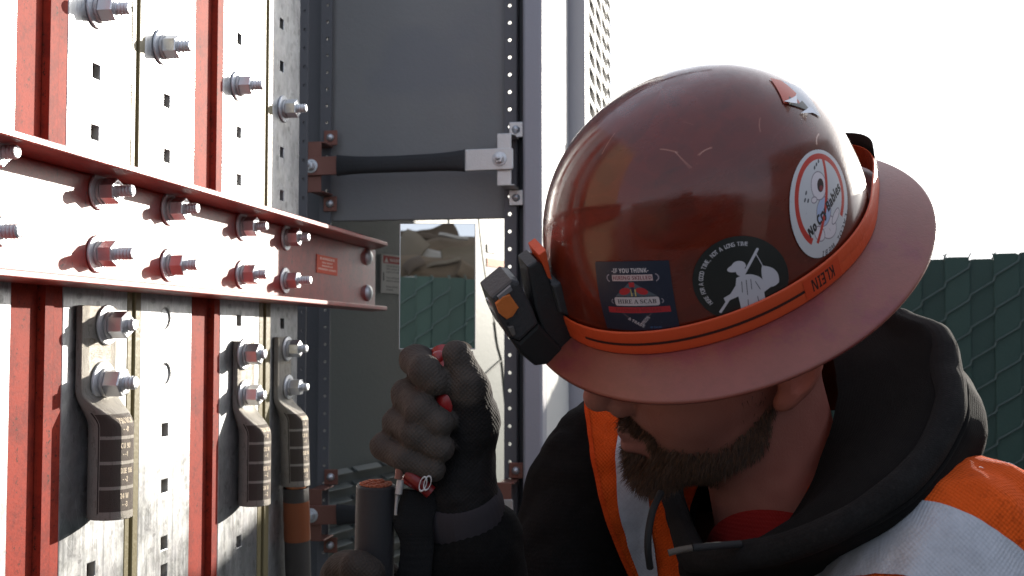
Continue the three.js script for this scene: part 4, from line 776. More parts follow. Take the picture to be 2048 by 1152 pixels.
  part(man, 'drawstring_tip', tube(loc([[1384, 1096, .7715], [1360, 1100, .7705], [1337, 1106, .770]]), 0.0024, 10, 8), paint([0.10, 0.085, 0.07], 0.5));
}
// ---- right hand: gloved fist round the mirror handle
const HD = (px, py, d) => atD(px, py, d);
{
  const seg = [], add = (a, b, ra, rb, k = 0.005) => seg.push([cap(HD(...a), HD(...b), ra, rb), k]);
  const fing = [
    [[918, 745, .905], [832, 722, .876], [850, 742, .846], [872, 762, .842], .0122, .0114],
    [[925, 805, .908], [814, 790, .872], [842, 818, .842], [880, 846, .838], .0122, .0110],
    [[922, 865, .905], [796, 845, .872], [832, 868, .842], [884, 896, .838], .0114, .0102],
    [[910, 920, .900], [770, 893, .872], [812, 918, .845], [868, 940, .840], .0106, .0094],
  ];
  const palm = [[cap(HD(938, 830, .868), HD(930, 975, .872), 0.0225, 0.0225), 0.02], [cap(HD(905, 790, .895), HD(890, 960, .895), 0.018, 0.018), 0.02], [cap(HD(905, 985, .878), HD(938, 1070, .875), 0.026, 0.028), 0.025]];
  const thumb = [[cap(HD(948, 850, .858), HD(938, 775, .848), 0.0175, 0.0152), 0.014], [cap(HD(938, 775, .848), HD(912, 706, .845), 0.0150, 0.0108), 0.008]];
  const fs = fing.map(([m, p, d, t, r0, r1]) => [cap(HD(...m), HD(...p), r0 * 1.05, r0), cap(HD(...p), HD(...d), r0, r0 * 0.98), cap(HD(...d), HD(...t), r0 * 0.98, r1)]);
  const f = (x, y, z) => {
    let d = 1; for (const [c, k] of palm) d = smin(d, c(x, y, z), k); for (const [c, k] of thumb) d = smin(d, c(x, y, z), k);
    let g = 1; for (const q of fs) { let e = smin(smin(q[0](x, y, z), q[1](x, y, z), 0.006), q[2](x, y, z), 0.005); g = smin(g, e, 0.0042); }
    d = smin(d, g, 0.0035);
    return d + 0.0011 * n3(x * 60, y * 60, z * 60) + 0.0028 * Math.max(0, 0.14 - Math.abs(n3(x * 38 + 2, y * 62, z * 38))) + 0.0005 * n3(x * 170, y * 160, z * 170);
  };
  const c = HD(885, 880, .875);
  const g = meshSDF(f, [c.x - 0.085, c.y - 0.105, c.z - 0.085], [c.x + 0.085, c.y + 0.10, c.z + 0.085], 0.0022);
  colorBy(g, (x, y, z) => { let a = 1; for (const q of fs) a = Math.min(a, q[1](x, y, z), q[2](x, y, z)); a = Math.min(a, thumb[1][0](x, y, z)); const n = 0.5 + 0.5 * n3(x * 90, y * 90, z * 90); const lt = mix3([0.046, 0.040, 0.036], [0.080, 0.067, 0.059], n), dk = mix3([0.010, 0.009, 0.009], [0.017, 0.015, 0.015], n); return mix3(lt, dk, sstep(0.001, 0.004, a)); });
  const gloveMat = new THREE.MeshPhysicalMaterial({ vertexColors: true, roughness: 0.82, specularIntensity: 0.4, bumpMap: T.vestCloth, bumpScale: 0.0006 });
  const h = clipKeepColor(g); part(man, 'glove', place(h), gloveMat, 'worn dark work glove on his raised right hand');
  // ribbed cuff
  const ax = HD(905, 985, .878).sub(elbowR).normalize(), a0 = HD(926, 1012, .876), q = new THREE.Quaternion().setFromUnitVectors(V(0, 1, 0), ax);
  const prof = [[0.0272, 0.013], [0.0305, 0.013], [0.0325, 0.008], [0.034, 0.002], [0.0345, -0.006], [0.034, -0.013], [0.0325, -0.017], [0.0295, -0.018], [0.029, 0.0]].map(([x, y]) => new THREE.Vector2(x, y));
  const lt = new THREE.LatheGeometry(prof, 72); { const p = lt.attributes.position; for (let i = 0; i < p.count; i++) { const an = Math.atan2(p.getX(i), p.getZ(i)), k = 1 + 0.012 * Math.cos(an * 36) + 0.05 * Math.cos(an + 1); p.setX(i, p.getX(i) * k); p.setZ(i, p.getZ(i) * k); } lt.computeVertexNormals(); }
  lt.applyQuaternion(q).translate(a0.x, a0.y, a0.z);
  part(man, 'glove_cuff', place(lt), fabric([0.075, 0.066, 0.075]), 'grey cuff of the right glove');
  // left glove round the cable end, at the lower edge
  const LC = (px, py, d) => HD(px, py, d), lf = [];
  for (let i = 0; i < 4; i++) { const y = 1140 + i * 55; lf.push(cap(LC(690, y + 10, .885), LC(682, y, .850), .0125, .0125), cap(LC(682, y, .850), LC(716, y - 6, .822), .0125, .012), cap(LC(716, y - 6, .822), LC(742, y + 4, .820), .012, .011)); }
  const lp = [cap(LC(700, 1160, .895), LC(690, 1330, .895), 0.024, 0.024), cap(LC(690, 1160, .90), LC(770, 1150, .895), 0.015, 0.012)];
  const f2 = (x, y, z) => { let d = 1; for (const q2 of lf) d = smin(d, q2(x, y, z), 0.003); for (const q2 of lp) d = smin(d, q2(x, y, z), 0.012); return d + 0.001 * n3(x * 70, y * 70, z * 70); };
  const c2 = LC(715, 1240, .86), g3 = meshSDF(f2, [c2.x - 0.08, c2.y - 0.09, c2.z - 0.08], [c2.x + 0.08, c2.y + 0.08, c2.z + 0.08], 0.0032);
  colorBy(g3, (x, y, z) => mix3([0.03, 0.025, 0.022], [0.05, 0.04, 0.034], 0.5 + 0.5 * n3(x * 90, y * 90, z * 90)));
  part(man, 'glove', place(clipKeepColor(g3)), gloveMat, 'dark work glove on his left hand holding the cable end');
}
function clipKeepColor(g) { const h = g.toNonIndexed(); return boxUV(h); }

// ---------------------------------------------------------------- hard hat
function gridGeo(nu, nv, fn, uvScale = [1, 1]) {                      // fn(u, v) -> point
  const pos = [], uv = [], idx = [];
  for (let j = 0; j <= nv; j++) for (let i = 0; i <= nu; i++) { const p = fn(i / nu, j / nv); pos.push(p.x, p.y, p.z); uv.push(i / nu * uvScale[0], j / nv * uvScale[1]); }
  for (let j = 0; j < nv; j++) for (let i = 0; i < nu; i++) { const a = j * (nu + 1) + i, b = a + nu + 1; idx.push(a, b, a + 1, b, b + 1, a + 1); }
  const g = new THREE.BufferGeometry(); g.setAttribute('position', new THREE.Float32BufferAttribute(pos, 3)); g.setAttribute('uv', new THREE.Float32BufferAttribute(uv, 2)); g.setIndex(idx); g.computeVertexNormals(); return g;
}
const hat = thing('hard_hat', 'brown full brim hard hat with stickers and an orange strap on the bent head', 'hard hat', hatC);
hat.quaternion.copy(hatQ);
{
  const shellTex = canvasTex(1024, 512, (g, w, h) => {
    g.fillStyle = '#621e0e'; g.fillRect(0, 0, w, h);
    for (let i = 0; i < 900; i++) { const a = rnd(); g.fillStyle = a < 0.5 ? `rgba(110,34,18,${0.05 + rnd() * 0.06})` : `rgba(40,18,12,${0.05 + rnd() * 0.06})`; g.beginPath(); g.ellipse(rnd() * w, rnd() * h, 6 + rnd() * 46, 4 + rnd() * 30, rnd() * 3, 0, 7); g.fill(); }
    for (let i = 0; i < 500; i++) { g.fillStyle = `rgba(190,150,130,${0.06 + rnd() * 0.14})`; g.fillRect(rnd() * w, rnd() * h, 1 + rnd() * 1.5, 1 + rnd() * 1.5); }
    g.lineCap = 'round';
    for (let i = 0; i < 150; i++) { g.strokeStyle = `rgba(205,165,145,${0.05 + rnd() * 0.10})`; g.lineWidth = 0.4 + rnd() * 0.5; const x = rnd() * w, y = rnd() * h; g.beginPath(); g.moveTo(x, y); g.quadraticCurveTo(x + rnd() * 24 - 8, y + rnd() * 14 - 7, x + rnd() * 44 - 20, y + rnd() * 30 - 10); g.stroke(); }
    const scr = (px, py, qx, qy, wd, al) => { const A = domeHit(px, py), B = domeHit(qx, qy), uvp = (p) => { let u = Math.atan2(p.z / HAT.W, p.x / HAT.L) / (2 * Math.PI); if (u < 0) u += 1; const tt = Math.atan2(Math.pow(Math.max(0, p.y) / HAT.H, HAT.ex / 2), Math.pow(Math.hypot(p.x / HAT.L, p.z / HAT.W), HAT.ex / 2)); return [u * w, (1 - tt / (Math.PI / 2)) * h]; }; const a = uvp(A), b = uvp(B); for (let k = 0; k < 5; k++) { g.strokeStyle = `rgba(225,195,180,${al})`; g.lineWidth = wd * (0.4 + rnd()); g.beginPath(); g.moveTo(a[0] + rnd() * 3, a[1] + rnd() * 3); g.quadraticCurveTo((a[0] + b[0]) / 2 + 3, (a[1] + b[1]) / 2 - 5 + rnd() * 3, b[0] + rnd() * 3, b[1] + rnd() * 3); g.stroke(); } };
    scr(1322, 290, 1355, 296, 0.9, 0.22); scr(1352, 295, 1380, 325, 1.0, 0.22); scr(1512, 230, 1512, 255, 0.8, 0.2); scr(1365, 240, 1385, 244, 0.6, 0.15); scr(1625, 255, 1622, 275, 1.5, 0.5); scr(1395, 300, 1420, 285, 1, .3); scr(1210, 300, 1235, 262, 1, .25);
  });
  shellTex.wrapS = THREE.RepeatWrapping;
  const roughT = tex(S, (i) => 0.20 + 0.22 * sstep(0.35, 0.7, nPatch[i]) + 0.12 * nFine[i], 2);
  const coatT = tex(S, (i) => 0.045 + 0.11 * sstep(0.42, 0.66, nPatch[i] * 0.6 + nBlotch[i] * 0.4) + 0.03 * nFine[i], 3);
  const shellMat = new THREE.MeshPhysicalMaterial({ map: shellTex, roughness: 1, roughnessMap: roughT, specularIntensity: 0.4, clearcoat: 0.9, clearcoatRoughness: 1, clearcoatRoughnessMap: coatT, bumpMap: T.paintBump, bumpScale: 0.0001, side: THREE.DoubleSide });
  const N = 96;
  const wob = (p) => p.multiplyScalar(1 + 0.004 * n3(p.x * 18, p.y * 18, p.z * 18));
  const outer = gridGeo(N, 42, (u, v) => { const k = Math.round(v * 42); return k < 2 ? domeAt(u * 2 * Math.PI, 0).add(V(0, -0.0055 + 0.00275 * k, 0)) : wob(domeAt(u * 2 * Math.PI, (k - 2) / 40 * Math.PI / 2)); });
  const inner = gridGeo(N, 24, (u, v) => domeAt(-u * 2 * Math.PI, v * Math.PI / 2, -0.004));
  part(hat, 'shell', [outer, inner], shellMat, 'glossy brown dome with scratches');
  const bp = (u, s) => { const a = u * 2 * Math.PI; return V((HAT.L + (HAT.Lb + HAT.off * Math.cos(a) - HAT.L) * s) * Math.cos(a), 0, (HAT.W + (HAT.Wb - HAT.W) * s) * Math.sin(a)); };
  const prof = [[-0.03, -0.0022], [0.05, -0.0034], [0.14, -0.0044], [0.4, -HAT.drop * 0.50], [0.7, -HAT.drop * 0.74], [0.96, -HAT.drop * 0.97], [0.99, -HAT.drop - 0.0004], [1, -HAT.drop - 0.0018], [0.99, -HAT.drop - 0.0032], [0.95, -HAT.drop - 0.0038], [0.5, -HAT.drop * 0.6 - 0.0038], [0.02, -0.0074], [-0.03, -0.0070]];
  const brimTex = tex(S, (i) => blend(blend([0.205, 0.038, 0.038], [0.16, 0.029, 0.028], sstep(0.35, 0.68, nBlotch[i] * 0.7 + nFine[i] * 0.3)).map((c) => c <= 0.04045 ? c / 12.92 : Math.pow((c + 0.055) / 1.055, 2.4)), [0.25, 0.08, 0.035], 0.4 * sstep(0.50, 0.64, nPatch[i] * 0.8 + nFine[i] * 0.2)), 1, true);  // tan patches put orange light bounced off the vest into the colour
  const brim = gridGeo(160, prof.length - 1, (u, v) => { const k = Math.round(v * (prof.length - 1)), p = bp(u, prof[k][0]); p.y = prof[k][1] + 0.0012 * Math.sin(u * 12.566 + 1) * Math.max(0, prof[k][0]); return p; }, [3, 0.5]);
  part(hat, 'brim', brim, new THREE.MeshPhysicalMaterial({ map: brimTex, roughness: 0.42, specularIntensity: 1, clearcoat: 0.3, clearcoatRoughness: 0.3, bumpMap: T.paintBump, bumpScale: 0.0002, side: THREE.DoubleSide }), 'worn reddish brim all round with orange bounce light painted in');
  // stickers: discs and squares pressed on the dome
  const sticker = (name, label, corners, round, map, off = 0.0006) => {     // corners: four pixel positions top left, top right, bottom right, bottom left
    const c = corners.map(([x, y]) => domeHit(x, y));
    const pt = (u, v) => { const a = c[0].clone().lerp(c[1], u), b = c[3].clone().lerp(c[2], u); return onDome(a.lerp(b, v), off); };
    const g = round ? gridGeo(64, 12, (u, v) => { const an = u * 2 * Math.PI; return pt(0.5 + 0.5 * v * Math.cos(an), 0.5 + 0.5 * v * Math.sin(an)); }) : gridGeo(24, 24, pt);
    const uv = g.attributes.uv; for (let i = 0; i < uv.count; i++) { const u = uv.getX(i), v = uv.getY(i); round ? uv.setXY(i, 0.5 + 0.5 * v * Math.cos(u * 2 * Math.PI), 0.5 - 0.5 * v * Math.sin(u * 2 * Math.PI)) : uv.setXY(i, u, 1 - v); }
    part(hat, name, g, new THREE.MeshPhysicalMaterial({ map, roughness: 0.45, clearcoat: 0.3, clearcoatRoughness: 0.3, side: THREE.DoubleSide }), label);
  };
  const wear = (g, n) => { for (let i = 0; i < n; i++) { g.strokeStyle = rnd() < 0.5 ? `rgba(30,16,12,${0.15 + rnd() * 0.25})` : `rgba(230,225,220,${0.1 + rnd() * 0.2})`; g.lineWidth = 0.6 + rnd() * 2; const x = rnd() * 512, y = rnd() * 512; g.beginPath(); g.moveTo(x, y); g.lineTo(x + rnd() * 50 - 25, y + rnd() * 30 - 15); g.stroke(); } };
  const arc = (g, s, cx, cy, r, a0, a1, size, wide = 1) => { g.font = `bold ${size}px sans-serif`; g.textAlign = 'center'; for (let i = 0; i < s.length; i++) { const a = a0 + (a1 - a0) * (i + 0.5) / s.length; g.save(); g.translate(cx + r * Math.cos(a), cy + r * Math.sin(a)); g.rotate(a + Math.PI / 2); g.scale(wide, 1); g.fillText(s[i], 0, 0); g.restore(); } };
  const navy = canvasTex(512, 512, (g, w, h) => {
    g.fillStyle = '#121c33'; g.fillRect(0, 0, w, h); g.textAlign = 'center';
    g.fillStyle = '#c7c2c6'; g.font = 'bold 44px sans-serif'; g.fillText('-IF YOU THINK-', 250, 82, 250);
    g.fillStyle = '#b9a5a8'; g.fillRect(124, 96, 272, 44); g.fillStyle = '#6b2a35'; g.font = 'bold 36px sans-serif'; g.fillText('HIRING SKILLED', 260, 131, 262);
    g.strokeStyle = '#8d8794'; g.lineWidth = 8; g.beginPath(); g.arc(112, 118, 26, 1.9, 4.4); g.stroke(); g.beginPath(); g.arc(408, 118, 26, -1.3, 1.3); g.stroke();
    g.fillStyle = '#4a5560'; g.beginPath(); g.moveTo(250, 140); g.lineTo(410, 250); g.lineTo(130, 250); g.fill();
    g.fillStyle = '#a81f2a'; g.beginPath(); g.ellipse(200, 214, 40, 24, -0.3, 0, 7); g.fill(); g.beginPath(); g.ellipse(315, 214, 40, 24, 0.3, 0, 7); g.fill(); g.fillRect(236, 150, 36, 34); g.fillStyle = '#c9b36a'; g.fillRect(242, 200, 7, 50); g.fillRect(268, 200, 7, 50); g.fillStyle = '#17243f'; g.fillRect(246, 184, 20, 40);
    g.fillStyle = '#bcb6bb'; roundR(g, 118, 256, 300, 64, 16); g.fillStyle = '#2a2a33'; g.font = 'bold 42px serif'; g.fillText('HIRE A SCAB', 268, 303, 260);
    g.strokeStyle = '#8d8794'; g.lineWidth = 6; g.beginPath(); g.arc(112, 288, 16, 1.9, 4.4); g.stroke(); g.beginPath(); g.arc(426, 288, 16, -1.3, 1.3); g.stroke();
    g.fillStyle = '#a51f2b'; g.fillRect(58, 330, 420, 44); g.fillStyle = '#7a1822'; g.font = 'bold 32px sans-serif'; g.fillText('EXPENSIVE MISTAKE', 266, 363, 400);
    g.strokeStyle = '#51424c'; g.lineWidth = 8; g.beginPath(); g.moveTo(160, 378); g.lineTo(262, 470); g.lineTo(352, 376); g.stroke();
    g.fillStyle = '#b9b4ba'; g.font = 'bold 34px sans-serif'; g.save(); g.translate(232, 458); g.rotate(0.6); g.fillText('A TRADE', 0, 0, 120); g.restore(); g.save(); g.translate(310, 440); g.rotate(-0.8); g.fillText('UNION', 0, 0, 80); g.restore();
    g.fillStyle = '#2f5f8f'; g.font = 'bold 22px sans-serif'; g.fillText('@ local', 360, 496); wear(g, 40);
  });
  function roundR(g, x, y, w, h, r) { g.beginPath(); g.moveTo(x + r, y); g.arcTo(x + w, y, x + w, y + h, r); g.arcTo(x + w, y + h, x, y + h, r); g.arcTo(x, y + h, x, y, r); g.arcTo(x, y, x + w, y, r); g.closePath(); g.fill(); }
  const black = canvasTex(512, 512, (g, w, h) => {
    g.fillStyle = '#141817'; g.fillRect(0, 0, w, h); g.fillStyle = '#b6b3b8'; arc(g, 'HERE FOR A GOOD TIME, NOT A LONG TIME', 256, 258, 200, -3.72, -1.25, 34, 0.85);
    // walking man with a bundle on a stick, seen from behind
    g.strokeStyle = '#c3c0c8'; g.lineWidth = 15; g.lineCap = 'round'; g.beginPath(); g.moveTo(366, 96); g.lineTo(118, 430); g.stroke();
    g.fillStyle = '#c3c0c8'; g.beginPath(); g.ellipse(240, 182, 50, 22, -0.12, 0, 7); g.fill(); g.beginPath(); g.ellipse(252, 172, 36, 28, 0, 0, 7); g.fill(); g.beginPath(); g.ellipse(258, 206, 26, 28, 0, 0, 7); g.fill();
    g.beginPath(); g.moveTo(228, 240); g.quadraticCurveTo(300, 210, 352, 262); g.lineTo(398, 330); g.lineTo(358, 352); g.lineTo(360, 500); g.lineTo(228, 500); g.lineTo(222, 350); g.lineTo(152, 372); g.lineTo(146, 346); g.lineTo(210, 316); g.closePath(); g.fill();
    g.beginPath(); g.moveTo(372, 196); g.quadraticCurveTo(468, 220, 448, 312); g.quadraticCurveTo(404, 352, 366, 306); g.quadraticCurveTo(352, 240, 372, 196); g.fill(); g.lineWidth = 5; g.beginPath(); g.moveTo(352, 118); g.lineTo(376, 200); g.stroke();
    g.strokeStyle = '#55555c'; g.lineWidth = 4; for (const [a, b, c, d] of [[252, 266, 246, 330], [276, 262, 270, 350], [300, 262, 296, 320], [322, 280, 340, 330], [268, 380, 258, 490], [320, 370, 326, 490]]) { g.beginPath(); g.moveTo(a, b); g.lineTo(c, d); g.stroke(); }
  });
  const white = canvasTex(512, 512, (g, w, h) => {
    g.fillStyle = '#c9c7ca'; g.fillRect(0, 0, w, h); g.strokeStyle = '#b3a3aa'; g.fillStyle = '#d9cfd4';
    const blob = (x, y, a, b, r = 0) => { g.beginPath(); g.ellipse(x, y, a, b, r, 0, 7); g.fill(); g.stroke(); };
    g.lineWidth = 5; g.strokeStyle = '#8b7f88'; blob(310, 372, 84, 52, 0.3); blob(240, 398, 50, 30, 0.5); g.fillStyle = '#a9b4d2'; blob(270, 300, 62, 66); g.fillStyle = '#d9cfd4'; blob(380, 330, 44, 22, -0.8); blob(236, 178, 62, 66); blob(190, 240, 22, 14);
    g.fillStyle = '#2a1518'; g.beginPath(); g.ellipse(250, 178, 27, 32, 0.2, 0, 7); g.fill(); g.fillStyle = '#7a2a30'; g.beginPath(); g.ellipse(254, 192, 15, 13, 0, 0, 7); g.fill();
    g.fillStyle = '#3f3f47'; for (const [x, y] of [[130, 200], [118, 232], [142, 238], [240, 76], [262, 62], [220, 90]]) { g.beginPath(); g.ellipse(x, y, 6, 11, 0.5, 0, 7); g.fill(); }
    g.strokeStyle = '#bb3327'; g.lineWidth = 30; g.beginPath(); g.ellipse(256, 240, 202, 204, 0, 1.95, 6.75); g.stroke(); g.lineWidth = 22; g.beginPath(); g.moveTo(306, 52); g.quadraticCurveTo(318, 240, 226, 440); g.stroke();
    g.save(); g.translate(300, 312); g.rotate(-0.62); g.fillStyle = '#1c1a1d'; g.font = 'bold 66px sans-serif'; g.textAlign = 'center'; g.fillText('No Cry Babies', 0, 0, 345); g.strokeStyle = '#1c1a1d'; g.lineWidth = 4; g.strokeText('No Cry Babies', 0, 0, 345); g.restore();
    g.fillStyle = '#35343a'; arc(g, 'LACOL WEBI'.split('').reverse().join(''), 256, 246, 238, 1.5, 0.3, 40, 1); wear(g, 40);
  });
  // lettering along the lower edge reads upright from outside the ring
  sticker('navy_sticker', 'dark blue square sticker with red and white emblem', [[1192, 523], [1338, 520], [1360, 655], [1216, 655]], false, navy);
  sticker('black_sticker', 'round black sticker with a walking man carrying a bundle', [[1372, 490], [1556, 458], [1586, 618], [1402, 650]], true, black, 0.0007);
  sticker('white_sticker', 'white oval sticker with a red ring and a crying baby', [[1566, 318], [1676, 296], [1686, 506], [1576, 524]], true, white, 0.0008);
  // torn orange and foil sticker at the back of the crown
  const torn = canvasTex(256, 128, (g, w, h) => { g.fillStyle = '#b8452c'; g.fillRect(0, 0, w, h); g.fillStyle = '#b9bcc4'; g.beginPath(); g.moveTo(90, 0); g.lineTo(256, 0); g.lineTo(256, 128); g.lineTo(130, 128); g.lineTo(112, 80); g.lineTo(140, 60); g.fill(); g.fillStyle = '#1d2126'; g.beginPath(); g.moveTo(30, 128); g.lineTo(60, 90); g.lineTo(110, 112); g.lineTo(150, 90); g.lineTo(190, 128); g.fill(); });
  sticker('torn_sticker', 'torn strip of orange and silver tape on the crown', [[1538, 158], [1600, 178], [1640, 236], [1566, 208]], false, torn, 0.0009);
  for (const [a, b, c] of [[[1566, 205], [1592, 192], [1584, 218]], [[1600, 228], [1618, 214], [1622, 236]]]) {
    const A = onDome(domeHit(...a), 0.001), B = onDome(domeHit(...b), 0.001), C2 = onDome(domeHit(...c), 0.006);
    const g = new THREE.BufferGeometry().setFromPoints([A, B, C2]); g.computeVertexNormals(); g.setAttribute('uv', new THREE.Float32BufferAttribute([0, 0, 1, 0, 0, 1], 2));
    part(hat, 'tape_flap', g, new THREE.MeshStandardMaterial({ color: 0xb9bcc4, roughness: 0.3, metalness: 0.5, side: THREE.DoubleSide }));
  }
}
// ---------------------------------------------------------------- headlamp with its rubber strap
const lampT = thing('headlamp', 'dark grey headlamp with an orange button strapped to the front of the hard hat', 'headlamp', hatC);
lampT.quaternion.copy(hatQ);
{
  const orange = new THREE.MeshPhysicalMaterial({ color: new THREE.Color().setRGB(0.62, 0.075, 0.018), roughness: 0.5, bumpMap: T.fineBump, bumpScale: 0.0003, side: THREE.DoubleSide });
  const up = -0.0030, hgt = 0.0200;
  const off = (a) => 0.0022 + 0.016 * Math.exp(-Math.pow((Math.abs(a) - Math.PI) / 0.30, 2));
  const sp = (a, v, o) => { const y = up + hgt * v, q = Math.pow(1 - Math.pow(Math.max(0, y) / HAT.H, HAT.ex), 1 / HAT.ex), k = off(a) + o; const x = HAT.L * q * Math.cos(a), z = HAT.W * q * Math.sin(a), n = V(x / HAT.L ** 2, 0, z / HAT.W ** 2).normalize(); return V(x, y, z).addScaledVector(n, k); };
  const band = gridGeo(220, 8, (u, v) => { const a = (u * 2 - 1) * Math.PI, t = [[0, -0.0008], [0, 0], [0.06, 0.0006], [0.47, 0.0006], [0.5, -0.0001], [0.53, 0.0006], [0.94, 0.0006], [1, 0], [1, -0.0008]][Math.round(v * 8)]; return sp(a, t[0], t[1]); }, [0.75, 0.02]);
  const back = gridGeo(220, 1, (u, v) => sp((u * 2 - 1) * Math.PI, v, -0.0008), [0.75, 0.02]);
  part(lampT, 'strap', [band, back], orange, 'orange rubber strap');
  // dark printed line and lettering on the strap
  const line = gridGeo(90, 1, (u, v) => sp(-0.32 - u * 1.55, 0.43 + 0.11 * v, 0.0009));
  part(lampT, 'strap_line', line, new THREE.MeshStandardMaterial({ color: 0x33100a, roughness: 0.7, side: THREE.DoubleSide }));
  const txt = canvasTex(512, 128, (g, w, h) => { g.fillStyle = '#c8411a'; g.fillRect(0, 0, w, h); g.fillStyle = '#2c0f08'; g.font = 'bold 116px sans-serif'; g.textAlign = 'center'; g.fillText('KLEIN', 256, 106, 470); });
  txt.center.set(0.5, 0.5);
  const aOf = (px, py) => { const p = domeHit(px, py); return Math.atan2(p.z / HAT.W, p.x / HAT.L); };
  const a0 = aOf(1603, 576), a1 = aOf(1672, 528);
  const tp = gridGeo(24, 4, (u, v) => sp(a0 + (a1 - a0) * u, 0.12 + 0.76 * v, 0.0010)); { const uv = tp.attributes.uv; for (let i = 0; i < uv.count; i++) uv.setXY(i, 1 - uv.getX(i), 1 - uv.getY(i)); }
  part(lampT, 'strap_lettering', tp, new THREE.MeshStandardMaterial({ map: txt, roughness: 0.55, side: THREE.DoubleSide }), 'dark upside-down lettering on the strap');
  // lamp: side profile on the plane z = -zh, extruded across
  const dark = new THREE.MeshPhysicalMaterial({ color: new THREE.Color().setRGB(0.018, 0.019, 0.021), roughness: 0.5, clearcoat: 0.15, bumpMap: T.fineBump, bumpScale: 0.0004 });
  const grey = new THREE.MeshPhysicalMaterial({ color: new THREE.Color().setRGB(0.042, 0.043, 0.047), roughness: 0.48, bumpMap: T.fineBump, bumpScale: 0.0004 });
  const blackM = new THREE.MeshStandardMaterial({ color: new THREE.Color().setRGB(0.010, 0.010, 0.011), roughness: 0.55 });
  const onSide = (px, py, zh) => { const o = toHat(camera.position), d = toHat(atD(px, py, 1)).sub(o); const t = (-zh - o.z) / d.z; const p = o.addScaledVector(d, t); return [p.x, p.y]; };
  const prof = (list, zh, z0, z1, bev, mat, name, label) => { const o = list.map(([x, y]) => onSide(x, y, zh)); const area = o.reduce((s, p, i) => { const q = o[(i + 1) % o.length]; return s + p[0] * q[1] - q[0] * p[1]; }, 0); if (area < 0) o.reverse(); return part(lampT, name, plate(o, [], z1 - z0, bev).translate(0, 0, z0), mat, label); };
  const zh = 0.015;
  prof([[983, 596], [1024, 562], [1040, 566], [1068, 620], [1078, 648], [1040, 684], [1018, 676], [998, 640]], zh, -zh, zh, 0.003, grey, 'lamp_body', 'grey lamp body');
  prof([[1018, 675], [1041, 684], [1079, 648], [1132, 704], [1106, 731], [1072, 735], [1044, 712]], zh, -zh + 0.001, zh + 0.004, 0.003, blackM, 'battery_housing', 'black lower half of the lamp');
  prof([[1056, 534], [1074, 522], [1086, 530], [1102, 562], [1124, 592], [1148, 626], [1148, 692], [1122, 708], [1090, 672], [1070, 616]], 0.012, -0.012, 0.012, 0.0022, dark, 'tilt_bracket', 'black tilt bracket between lamp and hat');
  prof([[1104, 572], [1122, 566], [1146, 604], [1146, 636], [1120, 626]], 0.016, -0.016, 0.016, 0.002, grey, 'strap_holder');
  prof([[1078, 510], [1092, 500], [1104, 560], [1096, 556]], 0.012, -0.012, 0.012, 0.0008, orange, 'strap_loop');
  // orange button and small details on the near side
  const btn = [[990, 606], [1004, 591], [1018, 587], [1036, 613], [1024, 631], [1012, 637], [997, 625]].map(([x, y]) => onSide(x, y, zh));
  { const ar = btn.reduce((s, p, i) => { const q = btn[(i + 1) % btn.length]; return s + p[0] * q[1] - q[0] * p[1]; }, 0); if (ar < 0) btn.reverse(); }
  part(lampT, 'button', plate(btn, [], 0.0035, 0.0008).translate(0, 0, -zh - 0.0022), new THREE.MeshPhysicalMaterial({ color: new THREE.Color().setRGB(0.62, 0.17, 0.035), roughness: 0.55, bumpMap: T.fineBump, bumpScale: 0.0005 }), 'orange power button');
  const small = (list, m, nm, h = 0.0016) => { const o = list.map(([x, y]) => onSide(x, y, zh)); const ar = o.reduce((s, p, i) => { const q = o[(i + 1) % o.length]; return s + p[0] * q[1] - q[0] * p[1]; }, 0); if (ar < 0) o.reverse(); part(lampT, nm, plate(o, [], h + 0.001, 0.0004).translate(0, 0, -zh - h), m); };
  small([[994, 592], [1020, 570], [1024, 579], [998, 598]], paint([0.20, 0.20, 0.21], 0.4), 'charge_window');
  small([[1012, 645], [1018, 643], [1019, 649], [1014, 651]], blackM, 'screw_hole', 0.0004);
  small([[1014, 653], [1026, 651], [1030, 667], [1024, 671]], paint([0.13, 0.12, 0.11], 0.5), 'hinge_pin');
  // lens on the front
  const ld = onSide(983, 596, zh), le = onSide(1018, 676, zh), nx = V(-(le[1] - ld[1]), le[0] - ld[0], 0).normalize(); if (nx.x < 0) nx.negate();
  const rim = new THREE.CylinderGeometry(0.010, 0.011, 0.0015, 32).applyQuaternion(new THREE.Quaternion().setFromUnitVectors(V(0, 1, 0), nx)).translate((ld[0] + le[0]) / 2 + nx.x * 0.001, (ld[1] + le[1]) / 2 + nx.y * 0.001, 0);
  part(lampT, 'lens', rim, new THREE.MeshPhysicalMaterial({ color: new THREE.Color().setRGB(0.25, 0.26, 0.28), roughness: 0.1, metalness: 0.3 }));
  // clip at the back of the hat
  const aBack = Math.PI - 0.02;
  const cg = gridGeo(10, 8, (u, v) => { const a = aBack + (u - 0.5) * 0.30; return sp(a, -0.15 + 1.6 * v, 0.0016 + 0.002 * Math.sin(u * 3.14) + 0.004 * Math.max(0, v - 0.7)); });
  part(lampT, 'strap_clip', [cg], new THREE.MeshStandardMaterial({ color: new THREE.Color().setRGB(0.035, 0.036, 0.032), roughness: 0.5, side: THREE.DoubleSide }), 'black clip holding the strap at the back');
}
